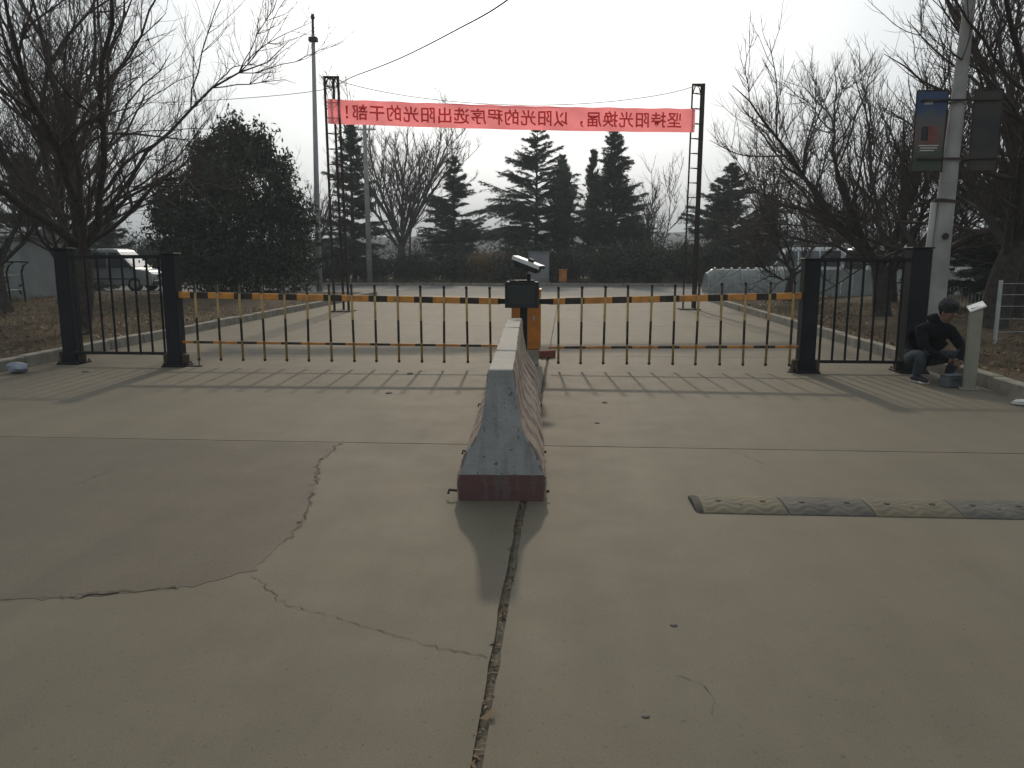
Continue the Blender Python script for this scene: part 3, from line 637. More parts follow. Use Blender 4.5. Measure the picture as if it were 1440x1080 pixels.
# ================================================================== JERSEY BLOCKS
def jersey_mat():
    m = mat('painted barrier concrete', (0.298, 0.303, 0.303), (0.23, 0.234, 0.234), scale=7, rough=0.8, bump=0.35, bscale=35)
    nt = m.node_tree; n = nt.nodes; l = nt.links; b = n['Principled BSDF']; base = b.inputs['Base Color'].links[0].from_socket
    g = n.new('ShaderNodeNewGeometry'); s = n.new('ShaderNodeSeparateXYZ'); l.new(g.outputs['Position'], s.inputs[0])
    tcn = n.new('ShaderNodeTexCoord'); sn = n.new('ShaderNodeSeparateXYZ'); l.new(tcn.outputs['Normal'], sn.inputs[0])
    def math_(op, a, bb=None, c=None):
        q = n.new('ShaderNodeMath'); q.operation = op
        for i, v in enumerate((a, bb, c)):
            if v is None: continue
            if isinstance(v, (int, float)): q.inputs[i].default_value = v
            else: l.new(v, q.inputs[i])
        return q.outputs[0]
    def mix_(f, a, c):
        x = n.new('ShaderNodeMix'); x.data_type = 'RGBA'; l.new(f, x.inputs[0])
        for i, v in ((6, a), (7, c)):
            if isinstance(v, tuple): x.inputs[i].default_value = (*v, 1)
            else: l.new(v, x.inputs[i])
        return x.outputs[2]
    t = n.new('ShaderNodeTexNoise'); t.inputs['Scale'].default_value = 14; t.inputs['Detail'].default_value = 6; l.new(g.outputs['Position'], t.inputs[0])
    # diagonal stripes on the long sides, worn through in places
    k = math_('FRACT', math_('MULTIPLY', math_('ADD', s.outputs[1], math_('MULTIPLY', s.outputs[2], 1.0)), 2.4))
    yel = mix_(math_('LESS_THAN', k, 0.5), (0.16, 0.115, 0.10), (0.30, 0.225, 0.17))
    wear = math_('GREATER_THAN', t.outputs[0], 0.56)
    side = mix_(wear, yel, (0.3, 0.275, 0.24))
    m1 = math_('GREATER_THAN', math_('ABSOLUTE', sn.outputs[0]), 0.3); m1b = math_('LESS_THAN', sn.outputs[2], 0.93)
    col = mix_(math_('MULTIPLY', m1, m1b), base, side)
    mpz = n.new('ShaderNodeMapping'); mpz.inputs['Scale'].default_value = (16, 16, 2.2); l.new(g.outputs['Position'], mpz.inputs[0])
    t4 = n.new('ShaderNodeTexNoise'); t4.inputs['Scale'].default_value = 1.0; t4.inputs['Detail'].default_value = 7; l.new(mpz.outputs[0], t4.inputs[0])
    rs = n.new('ShaderNodeMapRange'); rs.inputs[1].default_value = .52; rs.inputs[2].default_value = .72; rs.inputs[4].default_value = .55; l.new(t4.outputs[0], rs.inputs[0])
    col = mix_(rs.outputs[0], col, (0.15, 0.125, 0.10))          # runs of grime
    t5 = n.new('ShaderNodeTexNoise'); t5.inputs['Scale'].default_value = 42; t5.inputs['Detail'].default_value = 3; l.new(g.outputs['Position'], t5.inputs[0])
    col = mix_(math_('GREATER_THAN', t5.outputs[0], .67), col, (0.10, 0.09, 0.08))    # pits and chips
    low = math_('LESS_THAN', math_('ADD', s.outputs[2], math_('MULTIPLY', t.outputs[0], 0.008)), 0.172)
    isend = math_('GREATER_THAN', math_('ABSOLUTE', sn.outputs[1]), 0.6)
    red = mix_(math_('GREATER_THAN', t4.outputs[0], .56), (0.105, 0.052, 0.052), (0.10, 0.075, 0.068))
    col = mix_(math_('MULTIPLY', low, isend), col, red)
    top = math_('GREATER_THAN', sn.outputs[2], 0.93)
    col = mix_(top, col, mix_(t.outputs[0], (0.36, 0.33, 0.3), (0.25, 0.235, 0.215)))
    l.new(col, b.inputs['Base Color']); return m
M['jersey'] = jersey_mat()
prof = [(.262, .0), (.274, .02), (.278, .06), (.279, .11), (.277, .145), (.270, .168), (.262, .185), (.228, .295), (.168, .386), (.127, .475), (.098, .65), (.083, .80), (.072, .826)]
def jersey(y0, y1, label, xo=-0.385, rz=0.0):
    t = thing('jersey_barrier', label, 'barrier', (xo, y0, 0), rz, 'concrete barrier blocks in line')
    L = y1 - y0; ring = [(x, z) for x, z in prof] + [(-x, z) for x, z in reversed(prof)]
    rings = []
    stations = [(0, .945), (.006, .972), (.018, .992), (.04, 1.0)] + [(yy, 1.0) for yy in np.arange(.12, L - .06, .08)] + [(L - .03, 1.0), (L - .008, .985), (L, .955)]
    for yy, sc in stations:
        j_ = .0016 if yy > .02 else .0028
        rings.append([(x * sc + rg.gauss(0, j_), yy + (rg.gauss(0, .002) if 0 < yy < L else 0), (z * (1 if sc > .99 else .99 + .01 * sc) - (.006 * (1 - sc) / .05 if z > .8 else 0)) + (rg.gauss(0, j_) if z > .01 else 0)) for x, z in ring])
    b = MB(); b.loft(rings); o = b.build('block', 'jersey', t, True); o.data.set_sharp_from_angle(angle=rad(38))
    b = MB(); b.tube([(-.27, .05, .05), (-.33, .05, .055), (-.335, .05, .03)], .009, 6); b.build('lifting_bar', 'rust', t)
    b = MB(); b.tube([(.27, .05, .05), (.30, .05, .05)], .009, 6); b.build('lifting_bar', 'rust', t)
    return t
JR = rad(2.6)
def jrow(d): return -0.385 - math.sin(JR) * d, 4.58 + math.cos(JR) * d
for d0, d1, lb, k in ((0, .95, 'concrete barrier block with grey end and dark red painted foot', 0), (.985, 2.80, 'long middle concrete barrier block of the dividing row', .004), (2.84, 4.0, 'concrete barrier block next to the camera post', -.006)):
    x_, y_ = jrow(d0); t = jersey(y_, y_ + d1 - d0, lb, x_ + k * .5, JR + k)

# ================================================================== NUMBER PLATE CAMERA ON ITS POST
t = thing('camera_post', 'black post carrying a display box and number plate camera', 'camera', (-0.5, 9.25, 0))
MB().box((0, 0, .46), (.085, .085, .9), .008).build('pole', 'black', t)
MB().box((0, 0, .008), (.22, .22, .016), .003).build('base_plate', 'black', t)
b = MB(); b.box((-.02, 0, 1.05), (.405, .16, .31), .018); bx = b.build('display_box', 'black_box', t)
MB().box((-.02, -.083, 1.05), (.33, .008, .245), .003).build('screen', 'screen', bx)
b = MB()
for s_ in (-1, 1): b.box((-.02 + s_ * .19, -.085, 1.05), (.02, .012, .29), .003)
b.box((-.02, -.085, 1.192), (.40, .012, .018), .003); b.box((-.02, -.085, .908), (.40, .012, .018), .003); b.build('bezel', 'plastic', bx)
MB().box((-.02, 0, 1.215), (.30, .12, .02), .004).build('top_plate', 'black', t)
MB().tube([(.06, 0, 1.22), (.06, 0, 1.30)], .022, 10).build('bracket', 'black', t)
Rm = Matrix.Rotation(rad(-28), 3, 'Z') @ Matrix.Rotation(rad(18), 3, 'Y')
cc = Vector((.035, 0, 1.40))
b = MB(); b.box(cc, (.33, .105, .095), .01, Rm); cb = b.build('camera_body', 'black_box', t)
b = MB(); b.box(cc + Rm @ Vector((.01, 0, .056)), (.39, .135, .008), .003, Rm)
for s_ in (-1, 1): b.box(cc + Rm @ Vector((.01, s_ * .066, .035)), (.39, .005, .04), .0, Rm)
b.build('sun_hood', 'silver', cb)
b = MB(); b.tube([cc + Rm @ Vector((.165, 0, 0)), cc + Rm @ Vector((.185, 0, 0))], .036, 14); b.build('lens', 'glass', cb)
b = MB(); b.box(cc + Rm @ Vector((.04, 0, .075)), (.07, .05, .03), .006, Rm); b.build('antenna_box', 'black_box', cb)
b = MB(); b.tube([cc + Rm @ Vector((-.16, 0, -.01)), cc + Vector((-.19, -.02, -.02)), cc + Vector((-.20, -.05, -.10)), cc + Vector((-.16, -.07, -.17)), cc + Vector((-.2, -.05, -.19))], .008, 6); b.build('cable', 'cable', t)
b = MB(); b.tube([cc + Vector((-.24, -.04, -.19)), cc + Vector((-.19, -.07, -.175)), cc + Vector((-.10, -.06, -.182)), cc + Vector((-.09, 0, -.195))], .007, 6); b.build('cable', 'rope', t)

# ================================================================== BARRIER CABINET AND ARMS
t = thing('gate_cabinet', 'orange barrier gate cabinet on a concrete plinth', 'cabinet', (-0.545, 10.78, 0))
MB().box((.02, 0, .11), (.30, .32, .22), .012).build('plinth', 'kerb', t)
b = MB(); b.box((0, 0, .625), (.40, .32, .805), .012); cab = b.build('cabinet_body', 'orange', t)
MB().box((0, 0, 1.045), (.43, .36, .03), .008).build('lid', 'orange', t)
b = MB(); b.box((0, -.163, .63), (.30, .006, .62), .002); dr = b.build('door', 'orange', t)
MB().box((.11, -.17, .66), (.03, .012, .07), .003).build('handle', 'galv', dr)
b = MB(); b.tube([(0, -.15, .915), (0, -.525, .915)], .045, 14); b.build('drive_shaft', 'galv', t)

pk = MB(); pk.tube([(0, 0, -.475), (0, 0, .525)], .016, 10); pk_me = pk.mesh('picket', True); pk_me.materials.append(M['picket'])
cp = MB(); cp.tube([(0, 0, -.022), (0, 0, -.008), (0, 0, .01)], [.012, .021, .019], 10); cp_me = cp.mesh('cap'); cp_me.materials.append(M['rubber'])
def arm(name, label, x_root, x_tip, zr, zt, xs_, low_r, low_t, zbot):
    t = thing(name, label, 'barrier arm', (0, 10.25, 0), 0, 'fence barrier arms across the road')
    L = x_tip - x_root; ang = math.atan2(zt - zr, L)
    def beam(z0, z1, hgt, dep, m, nm):
        c = Vector(((x_root + x_tip) / 2, 0, (z0 + z1) / 2)); a = math.atan2(z1 - z0, L)
        o = MB().box((0, 0, 0), (abs(L), dep, hgt), .006).build(nm, m, t, loc=c)
        o.rotation_euler = (0, -a if L > 0 else -(a - math.pi), 0)
        if L < 0: o.rotation_euler = (0, -math.atan((z1 - z0) / L), 0)
        return o
    beam(zr, zt, .085, .045, 'arm', 'top_rail'); beam(low_r, low_t, .034, .022, 'arm_low', 'lower_rail')
    for x in xs_:
        f = (x - x_root) / L; zc = zr + (zt - zr) * f; y = -.042
        p = link('picket', pk_me, t, (x, y, zc - .33)); p.scale = (1, 1, (zc + .17 - zbot) / 1.0)
        p.location.z = zbot + .475 * p.scale.z; p.rotation_euler = (rg.uniform(-.012, .012), rg.uniform(-.014, .014), 0)
        link('cap', cp_me, p, (0, 0, -.475)); c2 = link('cap', cp_me, p, (0, 0, .525)); c2.rotation_euler = (math.pi, 0, 0)
    return t
la = arm('barrier_arm', 'long orange and black fence barrier arm with fourteen pickets', -0.86, -5.30, .915, .985, [-1.0 - .311 * i for i in range(14)], .315, .335, .105)
ra = arm('barrier_arm', 'shorter orange and black fence barrier arm with eleven pickets', -0.22, 3.06, .915, 1.0, [-0.09 + .303 * i for i in range(11)], .30, .335, .105)
for a_, x in ((la, -5.05), (ra, 2.96)):
    b = MB(); b.tube([(x, -.042, .10), (x, -.042, .012)], .007, 6); b.box((x + (-.13 if x < 0 else .02), -.042, .008), (.34 if x < 0 else .12, .05, .016), .003); b.build('rest_foot', 'rust', a_)
# rails of the arms clamp to the drive shaft
b = MB(); b.box((-.53, -.005, .915), (.74, .06, .07), .006); b.build('clamp', 'black', la)

# ================================================================== SIDE GATE POSTS AND PANELS
def gate_post(x, y, w, h, label, foot=True):
    t = thing('gate_post', label, 'post', (x, y, 0), 0, 'black square gate posts')
    MB().box((0, 0, h / 2), (w, w, h), .012).build('shaft', 'post_black', t)
    MB().box((0, 0, h + .011), (w + .03, w + .03, .022), .006).build('cap', 'post_black', t)
    MB().box((0, 0, .012), (w + .12, w + .12, .024), .004).build('base_plate', 'post_black', t)
    if foot:
        for sx in (-1, 1):
            MB().box((sx * (w / 2 + .035), -.02, .10), (.07, .12, .15), .03).build('foot_bracket', 'rust', t)
        for sx in (-1, 1):
            for sy in (-1, 1): MB().tube([(sx * (w / 2 + .035), sy * (w / 2 + .035), .02), (sx * (w / 2 + .035), sy * (w / 2 + .035), .05)], .013, 6).build('bolt', 'rust', t)
    return t
gate_post(-5.38, YG, .19, 1.53, 'black gate post at the tip of the long arm')
gate_post(-6.98, YG + .15, .2, 1.6, 'black gate post in front of the bare tree trunk')
gate_post(3.15, YG, .20, 1.46, 'black gate post at the tip of the short arm')
gate_post(4.53, YG + .12, .25, 1.60, 'thick black gate post behind the crouching person')
bar_me = MB().tube([(0, 0, 0), (0, 0, 1.0)], .0155, 8).mesh('bar'); bar_me.materials.append(M['black'])
def panel(x0, x1, z0, z1, nb, y, label, group='black bar panels beside the arms'):
    t = thing('bar_fence', label, 'fence panel', ((x0 + x1) / 2, y, 0), 0, group); L = x1 - x0
    MB().box((0, 0, z1), (L, .045, .05), .005).build('top_rail', 'black', t); MB().box((0, 0, z0), (L, .045, .04), .005).build('bottom_rail', 'black', t)
    for i in range(nb):
        o = link('bar', bar_me, t, (-L / 2 + L * (i + .5) / nb, 0, z0 + .02)); o.scale = (1, 1, z1 - z0 - .045)
    return t
panel(-6.88, -5.475, .17, 1.50, 8, YG + .03, 'black steel bar panel between post and tree trunk by the long arm')
panel(3.255, 4.40, .14, 1.46, 7, YG + .03, 'black steel bar panel next to the crouching person')

# ================================================================== SPEED HUMP
def hump_profile(v): return .032 * (1 - abs(2 * v - 1) ** 2.6)
def hump_section(m, nm):
    nu, nv = 56, 26; L, Wd = .495, .35; V = []
    for j in range(nv + 1):
        v = j / nv
        for i in range(nu + 1):
            u = i / nu; z = hump_profile(v)
            wv = math.sin((v * 5.5 + .42 * math.sin(u * 2 * math.pi * 3.0)) * 2 * math.pi)
            e = min(u, 1 - u, v, 1 - v); z += .0024 * max(-.3, min(1, wv * 2.2)) * min(1, e * 22); z *= min(1, .75 + e * 12) if e < .03 else 1
            V.append(((u) * L, (v - .5) * Wd, max(z, .002)))
    i = np.arange((nu + 1) * (nv + 1)).reshape(nv + 1, nu + 1); F = np.stack([i[:-1, :-1], i[:-1, 1:], i[1:, 1:], i[1:, :-1]], -1).reshape(-1, 4)
    ring = [int(q) for q in list(i[0, :]) + list(i[1:, -1]) + list(i[-1, -2::-1]) + list(i[-2:0:-1, 0])]
    base = len(V); V += [(V[q][0], V[q][1], 0.0) for q in ring]; k = len(ring)
    me = bpy.data.meshes.new(nm); me.from_pydata(V, [], [tuple(map(int, f)) for f in F] + [(ring[(q + 1) % k], ring[q], base + q, base + (q + 1) % k) for q in range(k)]); me.update()
    me.polygons.foreach_set('use_smooth', [True] * len(me.polygons)); me.materials.append(M[m]); return me
hm = [hump_section('hump_y', 'yellow_section'), hump_section('hump_b', 'black_section')]
bolt = MB(); bolt.tube([(0, 0, .018), (0, 0, .0345)], [.021, .018], 10); bolt_me = bolt.mesh('bolt'); bolt_me.materials.append(M['rust'])
HS = thing('speed_hump', 'worn rubber speed hump in yellow and black sections', 'speed hump', (.83, 4.6, .001), rad(.6))
for i in range(8):
    o = link('yellow_section' if i % 2 == 0 else 'black_section', hm[i % 2], HS, (i * .5, rg.uniform(-.004, .004), 0)); o.rotation_euler = (0, rg.uniform(-.003, .003), rg.uniform(-.006, .006))
    for k in range(3): link('bolt', bolt_me, o, (.11 + k * .135, -.02 if k % 2 == 0 else -.075, 0 if k % 2 == 0 else -.006))
b = MB(); N = 12; rings = []
for s_, k in ((0, 1.0), (-.022, .95), (-.04, .7), (-.046, .2)):
    rings.append([(s_, -.175 * (1 if k > .9 else .6 + .4 * k) + .35 * (1 if k > .9 else .6 + .4 * k) * j / N, hump_profile(j / N) * k + .001) for j in range(N + 1)] + [(s_, 0, 0)])
b.loft(rings); b.build('end_cap', 'rubber', HS)

# ================================================================== CROUCHING PERSON
def skin_body():
    # joints: name -> (position, (rx, ry), region)   person squats facing the camera, turned a little to the right
    J = {}
    def j(nm, p, r_, reg): J[nm] = (Vector(p), r_ if isinstance(r_, tuple) else (r_, r_), reg)
    j('pelvis', (0, .10, .27), (.165, .14), 'jacket'); j('belly', (.0, .06, .40), (.165, .14), 'jacket'); j('chest', (.03, -.04, .56), (.18, .13), 'jacket')
    j('upper', (.05, -.10, .66), (.15, .11), 'jacket'); j('neck', (.075, -.15, .735), (.058, .06), 'skin')
    j('headb', (.09, -.20, .79), (.075, .085), 'skin'); j('head', (.10, -.225, .86), (.08, .095), 'skin'); j('headt', (.10, -.215, .915), (.06, .07), 'skin')
    j('hipL', (-.13, .06, .25), (.10, .10), 'jeans'); j('thL', (-.21, -.08, .30), (.09, .09), 'jeans'); j('kneeL', (-.235, -.25, .35), (.07, .068), 'jeans'); j('calfL', (-.22, -.20, .20), (.065, .07), 'jeans'); j('ankL', (-.205, -.14, .07), (.048, .05), 'jeans')
    j('hipR', (.14, .06, .25), (.10, .10), 'jeans'); j('thR', (.22, -.10, .29), (.09, .09), 'jeans'); j('kneeR', (.225, -.28, .33), (.07, .068), 'jeans'); j('calfR', (.22, -.22, .19), (.065, .07), 'jeans'); j('ankR', (.21, -.16, .07), (.048, .05), 'jeans')
    j('shL', (-.145, -.09, .62), (.085, .08), 'jacket'); j('elL', (-.20, -.22, .42), (.062, .06), 'jacket'); j('wrL', (-.03, -.40, .30), (.042, .04), 'jacket'); j('haL', (.015, -.445, .275), (.036, .024), 'skin')
    j('shR', (.235, -.11, .61), (.085, .08), 'jacket'); j('elR', (.31, -.24, .42), (.062, .06), 'jacket'); j('wrR', (.155, -.42, .28), (.042, .04), 'jacket'); j('haR', (.115, -.46, .25), (.036, .024), 'skin')
    E = [('pelvis', 'belly'), ('belly', 'chest'), ('chest', 'upper'), ('upper', 'neck'), ('neck', 'headb'), ('headb', 'head'), ('head', 'headt')]
    for s_ in 'LR': E += [('pelvis', 'hip' + s_), ('hip' + s_, 'th' + s_), ('th' + s_, 'knee' + s_), ('knee' + s_, 'calf' + s_), ('calf' + s_, 'ank' + s_), ('upper', 'sh' + s_), ('sh' + s_, 'el' + s_), ('el' + s_, 'wr' + s_), ('wr' + s_, 'ha' + s_)]
    extra = []
    for s_, o in (('L', Vector((.015, -.445, .275))), ('R', Vector((.115, -.46, .25)))):
        sg = 1 if s_ == 'L' else -1
        for k in range(4):
            a = o + Vector((sg * (.012 + .0), -.008 , .022 - .016 * k)); m_ = a + Vector((sg * .03, -.032 + .003 * abs(k - 1.3), -.008)); e = m_ + Vector((sg * .018, .0, -.03 + .004 * abs(k - 1)))
            extra.append((a, m_, e, .0095))
        a = o + Vector((0, -.01, .02)); extra.append((a, a + Vector((sg * .015, -.03, .022)), a + Vector((sg * .035, -.05, .012)), .011))
    # nose and ears
    return J, E, extra
def build_person(loc, rz, label):
    t = thing('person', label, 'person', loc, rz)
    J, E, extra = skin_body(); names = list(J); me = bpy.data.meshes.new('body'); vs = [J[n_][0] for n_ in names]; es = [(names.index(a), names.index(b_)) for a, b_ in E]
    regs = [(J[n_][0], J[n_][2]) for n_ in names]; radii = [J[n_][1] for n_ in names]; roots = [0]
    for a, m_, e, q in extra:
        k = len(vs); vs += [a, m_, e]; es += [(k, k + 1), (k + 1, k + 2)]; radii += [(q, q), (q * .95, q * .95), (q * .75, q * .75)]; regs += [(a, 'skin'), (m_, 'skin'), (e, 'skin')]; roots.append(k)
    me.from_pydata([tuple(v) for v in vs], es, []); o = bpy.data.objects.new('body', me); COL.objects.link(o)
    sk = o.modifiers.new('skin', 'SKIN'); sk.use_smooth_shade = True
    for i, d in enumerate(me.skin_vertices[0].data): d.radius = radii[i]; d.use_root = i in roots
    sb = o.modifiers.new('sub', 'SUBSURF'); sb.levels = 2; sb.render_levels = 2
    bpy.context.view_layer.update(); dg = bpy.context.evaluated_depsgraph_get()
    nm = bpy.data.meshes.new_from_object(o.evaluated_get(dg)); bpy.data.objects.remove(o)
    for q in ('jacket', 'jeans', 'skin'): nm.materials.append(M[q])
    ri = {'jacket': 0, 'jeans': 1, 'skin': 2}
    segs = [(J[a][0], J[b_][0], J[b_][2] if b_[:2] in ('ne', 'he', 'ha') or J[a][2] == J[b_][2] else J[b_][2], (J[a][1][0] + J[b_][1][0]) / 2) for a, b_ in E] + [(a, e, 'skin', .01) for a, m_, e, q in extra]
    for p in nm.polygons:
        best = None
        for a, b_, rg_, rr in segs:
            ab = b_ - a; f = max(0, min(1, (p.center - a).dot(ab) / ab.length_squared)); d = (p.center - (a + ab * f)).length - rr
            if best is None or d < best[0]: best = (d, rg_, f)
        p.material_index = ri[best[1]]; p.use_smooth = True
    bm = bmesh.new(); bm.from_mesh(nm); bmesh.ops.recalc_face_normals(bm, faces=bm.faces); bm.to_mesh(nm); bm.free()
    link('body', nm, t)
    # face
    H = Vector((.10, -.235, .855)); b = MB(); b.ico(H + Vector((0, -.094, -.03)), .016, 2, (.9, 1.1, 1.5)); b.build('nose', 'skin', t, True)
    for sx in (-1, 1):
        b = MB(); b.ico(H + Vector((sx * .083, .005, -.02)), .024, 2, (.4, .8, 1.25)); b.build('ear', 'skin', t, True)
        b = MB(); b.ico(H + Vector((sx * .032, -.083, -.008)), .011, 1); b.build('eye', 'shoe', t, True)
    b = MB(); b.box(H + Vector((0, -.088, -.065)), (.045, .012, .009), .003); b.build('mouth', 'brick_red', t)
    b = MB(); r_ = random.Random(3); b.ico(H + Vector((0, .03, .055)), .112, 4, (.95, 1.0, 1.0), .035, r_); b.ico(H + Vector((0, -.035, .075)), .078, 3, (1.05, .85, .8), .06, r_); b.ico(H + Vector((0, .06, -.005)), .085, 3, (1.0, .7, 1.0), .05, r_); b.build('hair', 'hair', t)
    b = MB(); b.tube([(-.0, -.07, .69), (.05, -.10, .735), (.075, -.12, .75)], [.12, .105, .085], 14); b.build('collar', 'jacket', t, True)
    for sx, p in ((-1, J['ankL'][0]), (1, J['ankR'][0])):
        b = MB(); rings = []
        for yy, w, h in ((.07, .034, .06), (.03, .042, .085), (-.04, .045, .075), (-.11, .05, .055), (-.165, .042, .04), (-.185, .02, .03)):
            rings.append([(p.x + w * math.cos(a), p.y + yy - .01, .02 + max(0, h * (math.sin(a) + .15) * .9)) for a in np.linspace(0, 2 * math.pi, 12, endpoint=False)])
        b.loft(rings); sh = b.build('shoe', 'shoe', t, True)
        b = MB(); b.box((p.x, p.y - .065, .011), (.09, .255, .022), .008); b.build('sole', 'shoe_sole', sh)
    return t
build_person((4.42, 9.72, 0), rad(14), 'person in black jacket and grey jeans crouching beside the gate post')
t = thing('tool_case', 'small grey case on the ground before the crouching person', 'case', (4.5, 9.17, 0), .25)
MB().box((0, 0, .065), (.22, .14, .13), .01).build('case_body', 'tool_grey', t); MB().box((0, 0, .14), (.225, .145, .02), .006).build('lid', 'tool_grey', t); MB().tube([(-.04, -.075, .10), (-.04, -.095, .10), (.04, -.095, .10), (.04, -.075, .10)], .006, 6).build('handle', 'plastic', t)
def scrap(loc, s_, seed, label, m='paper', name='paper_scrap', cat='scrap', group=None, flat=.35):
    r_ = random.Random(seed); b = MB(); b.ico((0, 0, s_ * flat), s_, 2, (1.2, .8, flat), .28, r_); o = b.build(name, m, None, False, loc); o.rotation_euler = (0, 0, seed); return tag(o, label, cat, group)
scrap((4.28, 9.42, 0), .05, 4, 'white crumpled paper by the crouching person', flat=.3)
scrap((4.72, 9.32, 0), .055, 5, 'white crumpled paper between grey case and beige post', flat=.4)
scrap((4.66, 8.06, 0), .075, 6, 'white torn plastic scrap lying at the kerb near the reader post', flat=.4)

# ================================================================== READER POST
t = thing('reader_post', 'beige square reader post with a white slanted top', 'post', (4.62, 9.02, 0), rad(-18))
MB().box((0, 0, .455), (.13, .10, .91), .012).build('shaft', 'beige_post', t)
MB().box((0, 0, .01), (.2, .17, .02), .004).build('base_plate', 'beige_post', t)
MB().box((0, -.002, .945), (.17, .15, .022), .008, Matrix.Rotation(rad(-24), 3, 'Y') @ Matrix.Rotation(rad(20), 3, 'X')).build('slanted_top', 'post_cap', t)
MB().prism([(-.06, .905), (.06, .905), (.06, .965), (-.06, .925)], -.045, .045, 1).build('head', 'beige_post', t)

# ================================================================== LEANING CONCRETE POLE WITH PICTURE BOARDS
t = thing('concrete_pole', 'tall leaning grey concrete pole behind the crouching person', 'pole', (5.61, 12.2, 0))
b = MB(); b.tube([(0, 0, -.1), (.018, 0, .65), (.03, 0, 1.83), (.08, 0, 3.3), (.13, 0, 5.2), (.17, 0, 8.0)], [.165, .155, .138, .105, .078, .06], 20); b.build('shaft', 'pole_conc', t, True)
b = MB(); b.tube([(.03, 0, 2.30), (.035, 0, 2.34)], .152, 20); b.build('steel_band', 'rust', t)
for z_ in (2.9, 3.72):
    b = MB(); b.tube([(.07, 0, z_), (.072, 0, z_ + .035)], .126, 20); b.build('steel_band', 'galv', t)
b = MB(); b.tube([(.02, -.146, 1.8), (.02, -.155, 1.8)], .05, 14); b.build('plug', 'rubber', t)
b = MB(); b.tube([(-.17, -.02, 0), (-.16, -.02, 1.2), (-.13, -.02, 2.3)], .045, 12); b.build('conduit', 'pole_conc', t, True)
def board_mat():
    m = mat('printed picture board', (0.05, 0.07, 0.13), None, rough=0.55); nt = m.node_tree; n = nt.nodes; l = nt.links; bs = n['Principled BSDF']
    g = n.new('ShaderNodeTexCoord'); s = n.new('ShaderNodeSeparateXYZ'); l.new(g.outputs['Object'], s.inputs[0])
    r_ = n.new('ShaderNodeMapRange'); r_.inputs[1].default_value = -.6; r_.inputs[2].default_value = .6; l.new(s.outputs[2], r_.inputs[0])
    nzz = n.new('ShaderNodeTexNoise'); nzz.inputs['Scale'].default_value = 5; l.new(g.outputs['Object'], nzz.inputs[0])
    ad = n.new('ShaderNodeMath'); ad.operation = 'MULTIPLY_ADD'; ad.inputs[1].default_value = .25; l.new(nzz.outputs[0], ad.inputs[0]); l.new(r_.outputs[0], ad.inputs[2])
    sb = n.new('ShaderNodeMath'); sb.operation = 'SUBTRACT'; sb.inputs[1].default_value = .125; l.new(ad.outputs[0], sb.inputs[0])
    cr = n.new('ShaderNodeValToRGB'); l.new(sb.outputs[0], cr.inputs[0]); e = cr.color_ramp.elements
    e[0].position = 0; e[0].color = (.04, .055, .04, 1); e[1].position = 1; e[1].color = (.035, .06, .13, 1)
    for p, c in ((.22, (.05, .06, .045)), (.30, (.075, .075, .06)), (.42, (.11, .075, .065)), (.52, (.11, .085, .08)), (.68, (.08, .085, .09)), (.76, (.04, .065, .14))):
        q = e.new(p); q.color = (*c, 1)
    l.new(cr.outputs[0], bs.inputs['Base Color']); return m
M['board'] = board_mat()
M['board_dark'] = mat('dark printed board', (.022, .022, .024), (.05, .042, .034), scale=2.5, rough=.55)
def pic_board(x, w, label, rz=0.0, m='board'):
    t = thing('picture_board', label, 'sign', (x, 12.1, 3.31), rz, 'picture boards on the concrete pole')
    MB().box((0, 0, 0), (w, .02, 1.12), .003).build('panel', m, t)
    b = MB()
    for s_ in (-1, 1): b.box((s_ * (w / 2 + .008), 0, 0), (.016, .03, 1.16), .003)
    for s_ in (-1, 1): b.box((0, 0, s_ * .572), (w + .001, .03, .016), .003)
    b.build('frame', 'rust', t)
    if m == 'board':
        for dx, dz, ww, hh, mm in ((.03, -.06, .13, .26, 'tail_print'), (-.07, -.03, .09, .2, 'plastic'), (.0, -.20, .28, .012, 'paper'), (.0, -.235, .24, .012, 'paper'), (-.02, -.27, .2, .012, 'paper'), (-.05, .40, .12, .05, 'wall_white')):
            MB().box((dx, -.0115, dz), (ww, .003, hh)).build('print', mm, t)
    return t
M['tail_print'] = mat('red print', (.2, .06, .05), (.13, .045, .04), scale=12, rough=.6)
pic_board(5.29, .42, 'blue topped picture board hung on the leaning concrete pole')
pic_board(6.08, .38, 'dark picture board hung on the leaning concrete pole', 0.0, 'board_dark')
for z_ in (2.92, 3.74):
    b = MB(); b.box((.08, -.135, z_), (1.12, .025, .03), .004); b.build('cross_arm', 'rust', bpy.data.objects['concrete_pole'])

# ================================================================== LAMP POLES
t = thing('lamp_pole', 'tall grey steel pole with camera box on top by the crossing road', 'pole', (-10.56, 32.6, 0))
b = MB(); b.tube([(0, 0, 0), (-.02, 0, 5), (.0, 0, 10.4)], [.13, .105, .075], 16); b.build('shaft', 'grey_pole', t, True)
MB().tube([(0, 0, .0), (0, 0, .03)], .2, 12).build('base_flange', 'grey_pole', t); MB().tube([(0, 0, 1.95), (0, 0, 2.1)], .135, 14).build('collar', 'rust', t)
b = MB(); b.box((0, 0, 10.25), (.36, .22, .18), .02); b.build('equipment_box', 'black_box', t)
b = MB(); b.tube([(0, 0, 10.34), (0, 0, 11.0), (0, 0, 11.08), (0, 0, 11.22)], [.05, .05, .085, .06], 12); b.build('finial', 'black_box', t)
bpy.data.objects['lamp_pole'].rotation_euler = (0, rad(.9), 0)
t = thing('utility_pole', 'thin pale pole standing in the hedge beyond the road', 'pole', (-10.75, 42.0, 0))
b = MB(); b.tube([(0, 0, 0), (-.03, 0, 4.5), (-.05, 0, 8.9)], [.16, .13, .10], 12); b.build('shaft', 'pole_conc', t, True); MB().box((0, 0, 8.2), (1.1, .09, .09), .01).build('cross_arm', 'galv', t)
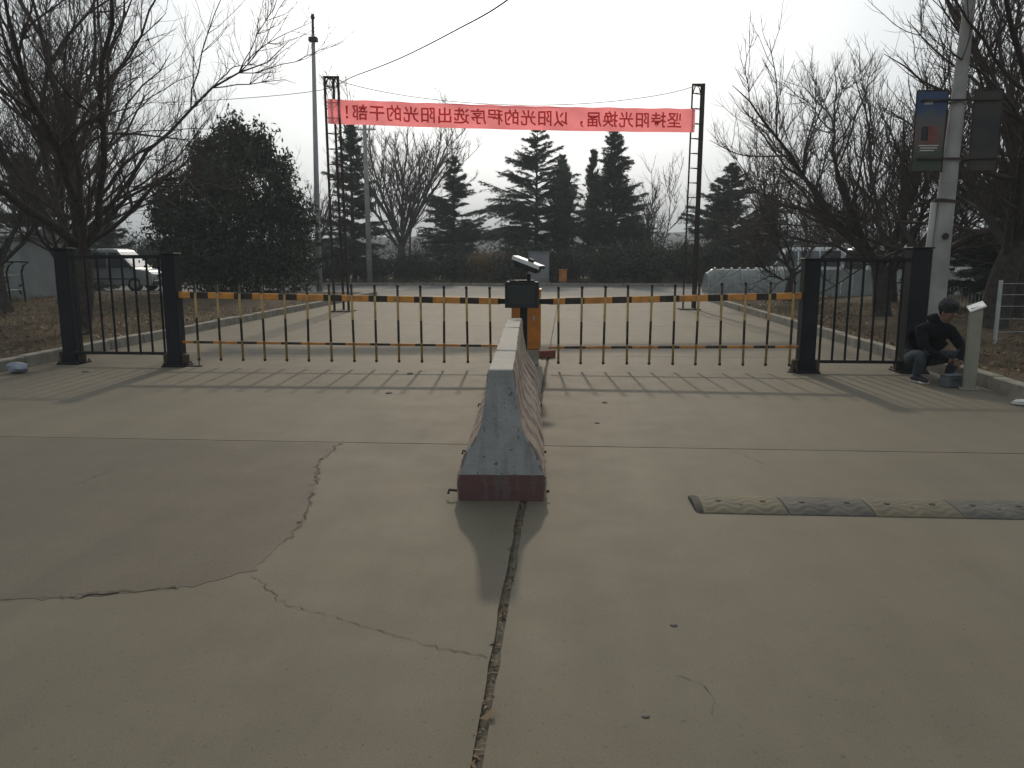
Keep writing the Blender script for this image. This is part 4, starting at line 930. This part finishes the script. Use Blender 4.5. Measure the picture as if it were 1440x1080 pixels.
for sx in (-1, 0, 1): MB().tube([(sx * .45, 0, 8.245), (sx * .45, 0, 8.3), (sx * .45, 0, 8.36)], [.03, .045, .02], 8).build('insulator', 'post_cap', t)

# ================================================================== BANNER AND ITS TOWERS
def tower(x, y, H, label, legs, taper, lean):
    t = thing('banner_tower', label, 'tower', (x, y, 0), 0, 'banner towers over the entrance road')
    def leg_at(p, z): f = z / H; return (p[0] * (1 - f * taper) + lean * f, p[1] * (1 - f * taper), z)
    for p in legs: MB().tube([leg_at(p, 0), leg_at(p, H)], p[2], 8).build('leg', 'rust', t)
    MB().box((0, 0, .015), (.6, .6, .03), .005).build('base_plate', 'rust', t)
    z = .35; k = len(legs); i = 0
    while z < H - .1:
        for a in range(k):
            q = legs[a]; w = legs[(a + 1) % k]
            if k == 2 and a == 1: continue
            MB().tube([leg_at(q, z), leg_at(w, z)], .011, 6).build('rung', 'rust', t)
        z += .40
    for a in range(k):
        if k == 2 and a == 1: continue
        q = leg_at(legs[a], H); w = leg_at(legs[(a + 1) % k], H); MB().tube([(q[0] - .0, q[1], H - .02), (w[0], w[1], H - .02)], .025, 6).build('top_bar', 'rust', t)
        q2 = leg_at(legs[a], H - .3); w2 = leg_at(legs[(a + 1) % k], H - .3); mid = [(q[i_] + w[i_]) / 2 for i_ in range(2)]
        MB().tube([q2, ((q2[0] + mid[0]) / 2, (q2[1] + mid[1]) / 2, H - .08), (mid[0], mid[1], H - .03), ((w2[0] + mid[0]) / 2, (w2[1] + mid[1]) / 2, H - .08), w2], .014, 6).build('arch', 'rust', t)
    return t
tower(-6.17, 21.0, 6.2, 'rusty triangular lattice tower holding one end of the red banner', [(-.20, -.10, .036), (.19, -.06, .036), (-.04, .24, .034)], .10, -.06)
tower(3.55, 22.5, 6.2, 'rusty ladder shaped tower holding one end of the red banner', [(-.17, 0, .024), (.16, .02, .05), (.14, .26, .03)], .1, .03)

def banner_mat(name, c, tr):
    m = mat(name, c, tuple(v * .88 for v in c), scale=2.5, rough=0.8, bump=0.15, bscale=20); nt = m.node_tree; n = nt.nodes; l = nt.links; b_ = n['Principled BSDF']
    q = n.new('ShaderNodeBsdfTranslucent'); l.new(b_.inputs['Base Color'].links[0].from_socket, q.inputs[0]); x = n.new('ShaderNodeMixShader'); x.inputs[0].default_value = tr
    l.new(b_.outputs[0], x.inputs[1]); l.new(q.outputs[0], x.inputs[2]); l.new(x.outputs[0], n['Material Output'].inputs[0]); return m
M['banner'] = banner_mat('red banner cloth', (0.98, 0.30, 0.32), .92); M['banner_ink'] = banner_mat('dark red lettering', (0.45, 0.075, 0.075), .85)
bx0, by0, bx1, by1 = -6.34, 20.85, 3.50, 22.36; BL = math.hypot(bx1 - bx0, by1 - by0); brz = math.atan2(by1 - by0, bx1 - bx0); BH = .625
t = thing('banner', 'long red cloth banner with dark lettering seen from behind', 'banner', (bx0, by0, 4.985), brz)
def bow(u): return -.05 * math.sin(math.pi * u) + .012 * math.sin(u * 31) + .008 * math.sin(u * 53 + 1)     # billow
def sag(u): return -.05 * math.sin(math.pi * u) - .10 * u
def bsurf(x, z): u = x / BL; return (x, bow(u) + .02 * math.sin(z * 9 + u * 40) * (1 - .5 * u), z + sag(u) + .006 * math.sin(u * 77) * (z / BH))
nu, nv = 160, 8; V = [bsurf(BL * i / nu, BH * j / nv) for j in range(nv + 1) for i in range(nu + 1)]; ii = np.arange((nu + 1) * (nv + 1)).reshape(nv + 1, nu + 1)
me = npmesh('cloth', np.array(V), np.stack([ii[:-1, :-1], ii[:-1, 1:], ii[1:, 1:], ii[1:, :-1]], -1).reshape(-1, 4)); me.polygons.foreach_set('use_smooth', [True] * len(me.polygons)); me.materials.append(M['banner']); link('cloth', me, t)
TEXT = '坚持阳光换届，以阳光的程序选出阳光的干部！'
# lettering reads from the far side, so from here it runs right to left, mirrored
slots = len(TEXT); x_first, pitch, size = BL - .58, .449, .43
for i, ch in enumerate(TEXT):
    cu = bpy.data.curves.new('character', 'FONT'); cu.body = ch; cu.size = size; cu.offset = .006; cu.align_x = 'CENTER'; cu.resolution_u = 2
    o = bpy.data.objects.new('character', cu); COL.objects.link(o); bpy.context.view_layer.update()
    cm = bpy.data.meshes.new_from_object(o.evaluated_get(bpy.context.evaluated_depsgraph_get())); bpy.data.objects.remove(o); bpy.data.curves.remove(cu)
    bm = bmesh.new(); bm.from_mesh(cm); bmesh.ops.triangulate(bm, faces=bm.faces)
    cx = x_first - i * pitch
    for v in bm.verts:
        q = bsurf(cx - v.co.x, .155 + v.co.y); v.co = Vector((q[0], q[1] - .006, q[2]))
    bm.to_mesh(cm); bm.free(); cm.materials.clear(); cm.materials.append(M['banner_ink']); link('character', cm, t)
# ropes and cable
def rope(name, label, pts, r_, m, cat='rope', n=24, sag_=0.0):
    b = MB(); b.tube(pts, r_, 5); return tag(b.build(name, m), label, cat)
A = Vector((-6.2, 21.0, 6.16)); Bq = Vector((3.55, 22.5, 6.16))
rope('rope', 'thin sagging rope between the tops of the two banner towers', [A.lerp(Bq, u) + Vector((0, 0, -.60 * (1 - (2 * u - 1) ** 2) ** .8)) for u in np.linspace(0, 1, 28)], .009, 'rope')
CT = [(-45.9, 62, 13.4), (-32.7, 55, 12.2), (-21.2, 45, 10.35), (-11.7, 36, 8.92), (-7.5, 28, 7.78), (-4.87, 23, 7.1), (-2.52, 18, 6.46), (-.95, 14, 5.9), (1.2, 8, 5.35)]
def catmull(P, k=8):
    P = [Vector(q) for q in P]; out = []
    for i in range(len(P) - 1):
        p0, p1, p2, p3 = P[max(0, i - 1)], P[i], P[i + 1], P[min(len(P) - 1, i + 2)]
        for s_ in range(k):
            u = s_ / k; out.append(.5 * ((2 * p1) + (p2 - p0) * u + (2 * p0 - 5 * p1 + 4 * p2 - p3) * u * u + (3 * p1 - p0 - 3 * p2 + p3) * u ** 3))
    out.append(P[-1]); return out
rope('overhead_cable', 'thin dark overhead cable crossing the sky past the triangular tower', catmull(CT), .016, 'cable', 'cable')

# ================================================================== VEHICLES
def vehicle(name, label, cat, loc, rz, L, Wd, H, hood, paint, group, hood_h=.95, slope=.75, rear_slope=.12, nwin=3):
    """nose towards +x; box-bodied van or minivan with bonnet length 'hood'"""
    t = thing(name, label, cat, loc, rz, group); hw = Wd / 2
    belt = hood_h + .02; gz = .26
    x0, x1 = -L / 2, L / 2; xs_ = x1 - hood; xr = xs_ - slope
    sec = [(x0, gz + .1), (x0 + .05, gz), (x1 - .08, gz), (x1, gz + .15), (x1 - .02, hood_h - .22), (x1 - .14, hood_h - .06), (xs_, hood_h + .03), (xr, H - .06), (xr - .25, H), (x0 + .35, H), (x0 + rear_slope, H - .12), (x0 + .02, belt)]
    b = MB(); n = len(sec); rings = []
    for sy in (-1.0, -.93, -.8, .8, .93, 1.0):
        rings.append([(x * (1 if abs(sy) < .95 else .995), sy * hw * (1.0 if z < belt else 1.0 - .13 * (z - belt) / (H - belt)), z if abs(sy) < .95 else min(z, H - .05) + (.03 if z < .4 else 0)) for x, z in sec])
    b.loft(rings); body = b.build('body', paint, t)
    mod = body.modifiers.new('bevel', 'BEVEL'); mod.width = .03; mod.segments = 2; mod.limit_method = 'ANGLE'; mod.angle_limit = rad(35)
    # windscreen, rear and side glass as panes slightly proud of the shell
    def wy(z): return hw * (1.0 - .13 * (z - belt) / (H - belt))
    def pane(nm, pts, off):
        b = MB(); o = np.array(off); P = [np.array(q, float) for q in pts]; b.add([tuple(q + o) for q in P] + [tuple(q) for q in P], [tuple(range(len(P)))] + [(i, (i + 1) % len(P), len(P) + (i + 1) % len(P), len(P) + i) for i in range(len(P))]); return b.build(nm, 'glass', t)
    f0, f1 = .08, .9; wz = lambda f: hood_h + .03 + (H - .06 - hood_h - .03) * f; wx = lambda f: xs_ + (xr - xs_) * f
    pane('windscreen', [(wx(f0), -wy(wz(f0)) + .09, wz(f0)), (wx(f0), wy(wz(f0)) - .09, wz(f0)), (wx(f1), wy(wz(f1)) - .1, wz(f1)), (wx(f1), -wy(wz(f1)) + .1, wz(f1))], (.012, 0, .012))
    zb, zt = belt + .06, H - .17
    pane('rear_window', [(x0 + .05 + .02, -wy(zb) + .12, zb), (x0 + .05 + .02, wy(zb) - .12, zb), (x0 + rear_slope, wy(zt) - .12, zt), (x0 + rear_slope, -wy(zt) + .12, zt)], (-.05, 0, .0))
    xa, xb = x0 + .3, xs_ - slope * .35; wv = (xb - xa) / nwin
    for sy in (-1, 1):
        for k in range(nwin):
            a, c_ = xa + wv * k + .04, xa + wv * (k + 1) - .04; ct = min(c_, xr - .02)
            pane('side_window', [(a, sy * wy(zb), zb), (c_ + (.0 if k < nwin - 1 else .18), sy * wy(zb), zb), (ct, sy * wy(zt), zt), (a, sy * wy(zt), zt)], (0, sy * .012, 0))
        for fx in (x1 - .82, x0 + .85):
            w = link('wheel', MB().tube([(0, -.1, 0), (0, -.085, 0), (0, .085, 0), (0, .1, 0)], [.27, .31, .31, .27], 20).mesh('wheel'), t, (fx, sy * (hw - .10), .31)); w.data.materials.append(M['rubber'])
            MB().tube([(0, sy * .095, 0), (0, sy * .106, 0)], [.19, .17], 16).build('rim', 'rim', w)
        MB().box((x1 - .07, sy * (hw - .22), hood_h - .24), (.12, .3, .16), .03).build('headlight', 'lamp_glass', t)
        MB().box((x0 + .03, sy * (hw - .1), belt - .12), (.07, .12, .3), .02).build('tail_light', 'tail', t)
        MB().box((xs_ - .12, sy * (hw + .1), belt + .08), (.1, .18, .14), .03).build('mirror', 'plastic', t)
        MB().box(((xa + xb) / 2, sy * (hw + .004), .55), (xb - xa, .02, .05), .008).build('side_trim', 'plastic', t)
    MB().box((x1 - .02, 0, .38), (.12, Wd * .96, .2), .04).build('bumper', 'plastic', t); MB().box((x0 + .0, 0, .40), (.12, Wd * .96, .2), .04).build('bumper', paint, t)
    MB().box((x1 - .0, 0, hood_h - .27), (.04, Wd * .45, .1), .01).build('grille', 'plastic', t)
    MB().box((x1 + .035, 0, .42), (.012, .44, .14), .003).build('number_plate', 'blue_mark', t)
    return t
GV = 'vehicles parked beyond the verges'
vehicle('minivan', 'silver minivan parked behind the bar panel next to the long arm', 'van', (-20.0, 33.2, .0), rad(4), 4.1, 1.68, 1.85, .75, 'silver_car', GV)
vehicle('minibus', 'pale boxy minibus parked beyond the silver minivan', 'van', (-26.3, 46.2, .05), rad(-6), 4.9, 1.8, 2.25, .35, 'white_car', GV, slope=.55)
vehicle('minivan', 'white minivan parked by the squat cedar', 'van', (11.6, 40.0, .0), rad(180 - 4), 4.4, 1.7, 1.95, .8, 'white_car', GV)
vehicle('minivan', 'white van parked behind the wire fence', 'van', (12.9, 30.6, .0), rad(12), 4.2, 1.7, 1.9, .7, 'white_car', GV)
vehicle('minibus', 'white minibus parked behind the thick black trunk', 'van', (19.6, 38.0, .0), rad(170), 4.8, 1.8, 2.2, .4, 'white_car', GV, slope=.55)
vehicle('hatchback', 'white hatchback car parked beyond the white minivan', 'car', (16.8, 40.8, .0), rad(-3), 3.7, 1.6, 1.5, .85, 'white_car', GV, hood_h=.85, slope=.7, rear_slope=.35)
# low hoop tunnel under film
t = thing('hoop_tunnel', 'low hoop tunnel of grey plastic film by the ladder shaped tower', 'tunnel', (8.0, 33.4, 0), rad(4))
NX = 57; rings = []; r_ = random.Random(8); TL = 4.2
def tun(u, a):
    ph = (u * 12) % 1.0; k = 1 - .035 * math.sin(math.pi * ph); e = min(1.0, .80 + u * 4.0, .80 + (1 - u) * 4.0)
    return (-TL / 2 + TL * u, -math.cos(a) * .62 * k * e * (1 + .06 * (math.sin(a) < .2)), max(.0, math.sin(a)) ** .8 * 1.02 * k * e)
b = MB(); n_a = 17
V = [tun(i / (NX - 1), math.pi * j / (n_a - 1)) for i in range(NX) for j in range(n_a)]; V = [(x + r_.uniform(-.008, .008), y + r_.uniform(-.008, .008), z + r_.uniform(-.006, .006)) for x, y, z in V]
ij = np.arange(NX * n_a).reshape(NX, n_a); me = npmesh('film', np.array(V), np.stack([ij[:-1, :-1], ij[:-1, 1:], ij[1:, 1:], ij[1:, :-1]], -1).reshape(-1, 4)); me.polygons.foreach_set('use_smooth', [True] * len(me.polygons)); me.materials.append(M['film']); link('film', me, t)
for i in range(13):
    u = i / 12; MB().tube([(x, y * 1.02, z * 1.02 + .004) for x, y, z in (tun(u, math.pi * j / 16) for j in range(17))], .014, 6).build('hoop', 'galv', t)
for u in (0, 1):
    P_ = [tun(u, math.pi * j / 16) for j in range(17)]; b = MB(); b.add([(x, y * .985, z * .985) for x, y, z in P_], [tuple(range(17))]); b.build('end_sheet', 'film', t)

# ================================================================== SMALL BUILDINGS AND STREET THINGS
t = thing('shed', 'pale panel shed with a blue painted mark behind the bare trees', 'shed', (-20.2, 26.9, .05), rad(-6))
b = MB(); b.box((0, 0, 1.05), (3.4, 2.6, 2.1), .0); b.build('wall', 'wall_white', t)
for i in range(7): MB().box((-1.7 + 3.4 * i / 6 * .998 + .003, -1.308, 1.03), (.035, .016, 2.04), .004).build('batten', 'wall_white', t)
b = MB(); b.prism([(-1.5, 2.1), (1.5, 2.1), (1.5, 2.16), (0, 2.5), (-1.5, 2.16)], -1.9, 1.9, 0); b.build('roof', 'roof', t)
b = MB(); b.box((.42, -1.306, 1.18), (.34, .008, .5), .0); b.box((.68, -1.306, 1.22), (.16, .008, .36)); b.box((.45, -1.306, .82), (.2, .008, .1)); stuff(b.build('painted_mark', 'blue_mark', t))
t = thing('tube_rack', 'bent steel tube rack with pale shelves at the shed', 'rack', (-17.4, 22.8, .08), rad(-4))
for y in (-.3, .3): MB().tube([(.5, y, 0), (.45, y, .95), (.55, y, 1.15), (.72, y, 1.25), (.2, y, 1.28), (-.6, y, 1.2), (-.62, y, 0)], .028, 8).build('frame', 'black', t)
for z_ in (.4, .85, 1.3): MB().box((-.08, 0, z_), (1.06, .56, .03), .006).build('shelf', 'wall_white', t)
t = thing('sheet_hoarding', 'pale green corrugated sheet hoarding behind the bar panel near the crouching person', 'hoarding', (9.3, 28.3, .05), rad(3))
for i in range(8):
    b = MB(); x = -1.5 + i * .40
    b.prism([(x, 0), (x + .09, -.03), (x + .2, -.03), (x + .29, 0), (x + .38, 0), (x + .38, .008), (x + .28, .008), (x + .19, -.022), (x + .1, -.022), (x, .008)], 0.05, 1.0, 2); b.build('sheet', 'sheet_pale', t)
for x in (-1.5, .1, 1.65): MB().box((x, .04, .5), (.05, .05, 1.05), .005).build('post', 'galv', t)
t = thing('switch_cabinet', 'grey switch cabinet on the far verge behind the camera post', 'cabinet', (-1.45, 41.7, .03), rad(2))
MB().box((0, 0, .08), (1.16, .66, .2), .01).build('plinth', 'kerb', t); MB().box((0, 0, .93), (1.1, .6, 1.5), .012).build('cabinet_body', 'wall_grey', t); MB().box((0, 0, 1.71), (1.2, .7, .06), .012).build('roof', 'roof', t)
for sx in (-1, 1):
    d_ = MB().box((sx * .265, -.306, .95), (.51, .014, 1.36), .004).build('door', 'wall_grey', t); MB().box((sx * .05, -.32, .95), (.03, .02, .12), .004).build('handle', 'plastic', d_)
t = thing('roadside_box', 'small orange utility box beside the crossing road', 'utility box', (-.15, 41.2, .05))
MB().box((0, 0, .45), (.42, .3, .62), .02).build('box_body', 'orange', t); MB().box((0, 0, .78), (.48, .36, .04), .01).build('lid', 'orange', t); MB().box((0, 0, .07), (.3, .2, .14), .01).build('plinth', 'kerb', t); MB().box((0, -.155, .45), (.34, .012, .5), .003).build('door', 'orange', t)
# wire fence along the right verge
t = thing('wire_fence', 'low strand wire fence with thin posts behind the beige reader post', 'fence', (0, 0, 0)); pts = [(7.0, 13.0), (8.7, 13.2), (10.4, 13.4), (12.1, 13.6), (13.8, 13.8)]
for x, y in pts: MB().box((x, y, .55), (.05, .05, 1.15), .006).build('post', 'galv', t)
for z_ in (.3, .5, .7, .9, 1.08): MB().tube([(x, y, z_ + .01 * math.sin(x * 3 + z_ * 9)) for x, y in pts], .0045, 5).build('wire', 'galv', t)
t = thing('picket_fence', 'low white wire picket fence before the white van', 'fence', (10.2, 21.5, .08), rad(5))
pm = MB().tube([(0, 0, 0), (0, 0, .62)], .009, 6).mesh('picket'); pm.materials.append(M['post_cap'])
for i in range(34): link('picket', pm, t, (i * .1, 0, 0))
for z_ in (.12, .5): MB().tube([(-.05, .012, z_), (3.4, .012, z_)], .008, 6).build('rail', 'post_cap', t)

# ================================================================== SMALL LITTER ON THE ROAD
b = MB(); b.box((0, 0, .055), (.24, .115, .11), .008); o = b.build('brick', 'brick_red', None, False, (-.27, 11.5, 0)); o.rotation_euler = (0, 0, .5); tag(o, 'broken red brick lying by the orange cabinet', 'brick')
r_ = random.Random(12)
b = MB(); b.ico((0, 0, .07), .13, 2, (1.1, .9, .6), .14, r_); tag(b.build('plastic_bag', 'bag', None, False, (-7.12, 9.45, 0)), 'blue grey plastic bag lying at the kerb by the bar panel', 'bag')
for x, y, s_, lb in [(-2.0, 9.72, .04, 'dark pebble on the concrete before the long arm'), (-1.95, 8.3, .035, 'small dark pebble nearest the worn mortar patch'), (.3, 6.9, .02, 'tiny pebble on the concrete by the speed hump side joint'), (.42, 7.9, .025, 'tiny pebble between barrier blocks and short arm'), (.46, 3.0, .014, 'tiny dark pebble on bare concrete below the speed hump'), (.28, 2.35, .012, 'tiny dark pebble by the central joint'), (-6.3, 9.6, .04, 'small pebble before the bar panel by the tree trunk')]:
    b = MB(); b.ico((0, 0, s_ * .2), s_ * .9, 2, (1.3, .9, .3), .2, r_); tag(b.build('pebble', 'stone', None, False, (x, y, 0)), lb, 'pebble', 'pebbles on the concrete')
# grit, soil and dead leaves caught in the long joint
V = []; F = []; r = np.random.default_rng(61); b = MB()
for i in range(110):
    y = 1.7 + 3.0 * r.beta(1, 1.3); s_ = r.uniform(.003, .008); x = -.25 + r.normal(0, .014)
    k = r.normal(0, 1, (6, 3)); b.ico((x, y, -.006 + r.uniform(0, .006)), s_ * .8, 1, (1, 1, .7))
stuff(b.build('joint_grit', 'stone'), 'grit and soil filling the long open joint', 'grit')
r = np.random.default_rng(62); n = 120; P = np.stack([-.25 + r.normal(0, .014, n), 1.7 + 2.9 * r.uniform(0, 1, n), r.uniform(-.004, .006, n)], 1); D = unit(r.normal(0, 1, (n, 3)) * [1, 1, .4]); Wd = unit(np.cross(D, [0, 0, 1.0] + r.normal(0, .3, (n, 3)))); me = npmesh('joint_leaves', *rhombi(P, D, Wd, r.uniform(.012, .04, n), r.uniform(.006, .018, n))); me.materials.append(M['dead']); stuff(link('joint_leaves', me), 'dead leaf crumbs caught in the long open joint', 'leaves')
b = MB(); V, F = rhombi(np.array([[0, 0, .012], [.012, .015, .016]]), unit(np.array([[1, .2, .3], [.3, 1, .2]])), unit(np.array([[0, 1, .2], [1, -.2, .3]])), np.array([.06, .05]), np.array([.035, .03])); me = npmesh('dead_leaf', V, F); me.materials.append(M['straw']); tag(link('dead_leaf', me, None, (-.24, 2.30, .0)), 'pale curled dead leaf on the long open joint', 'leaf')

# ================================================================== HAZE
m = bpy.data.materials.new('haze air'); m.use_nodes = True; n = m.node_tree.nodes; n.remove(n['Principled BSDF'])
pv = n.new('ShaderNodeVolumePrincipled'); pv.inputs['Color'].default_value = (0.86, 0.9, 0.95, 1); pv.inputs['Density'].default_value = 0.0015; pv.inputs['Anisotropy'].default_value = 0.0
m.node_tree.links.new(pv.outputs[0], n['Material Output'].inputs['Volume'])
b = MB(); b.box((0, 420, 18.0), (1820, 980, 38.4)); hz = b.build('haze', m); stuff(hz, 'thin grey winter haze over the whole place', 'haze')
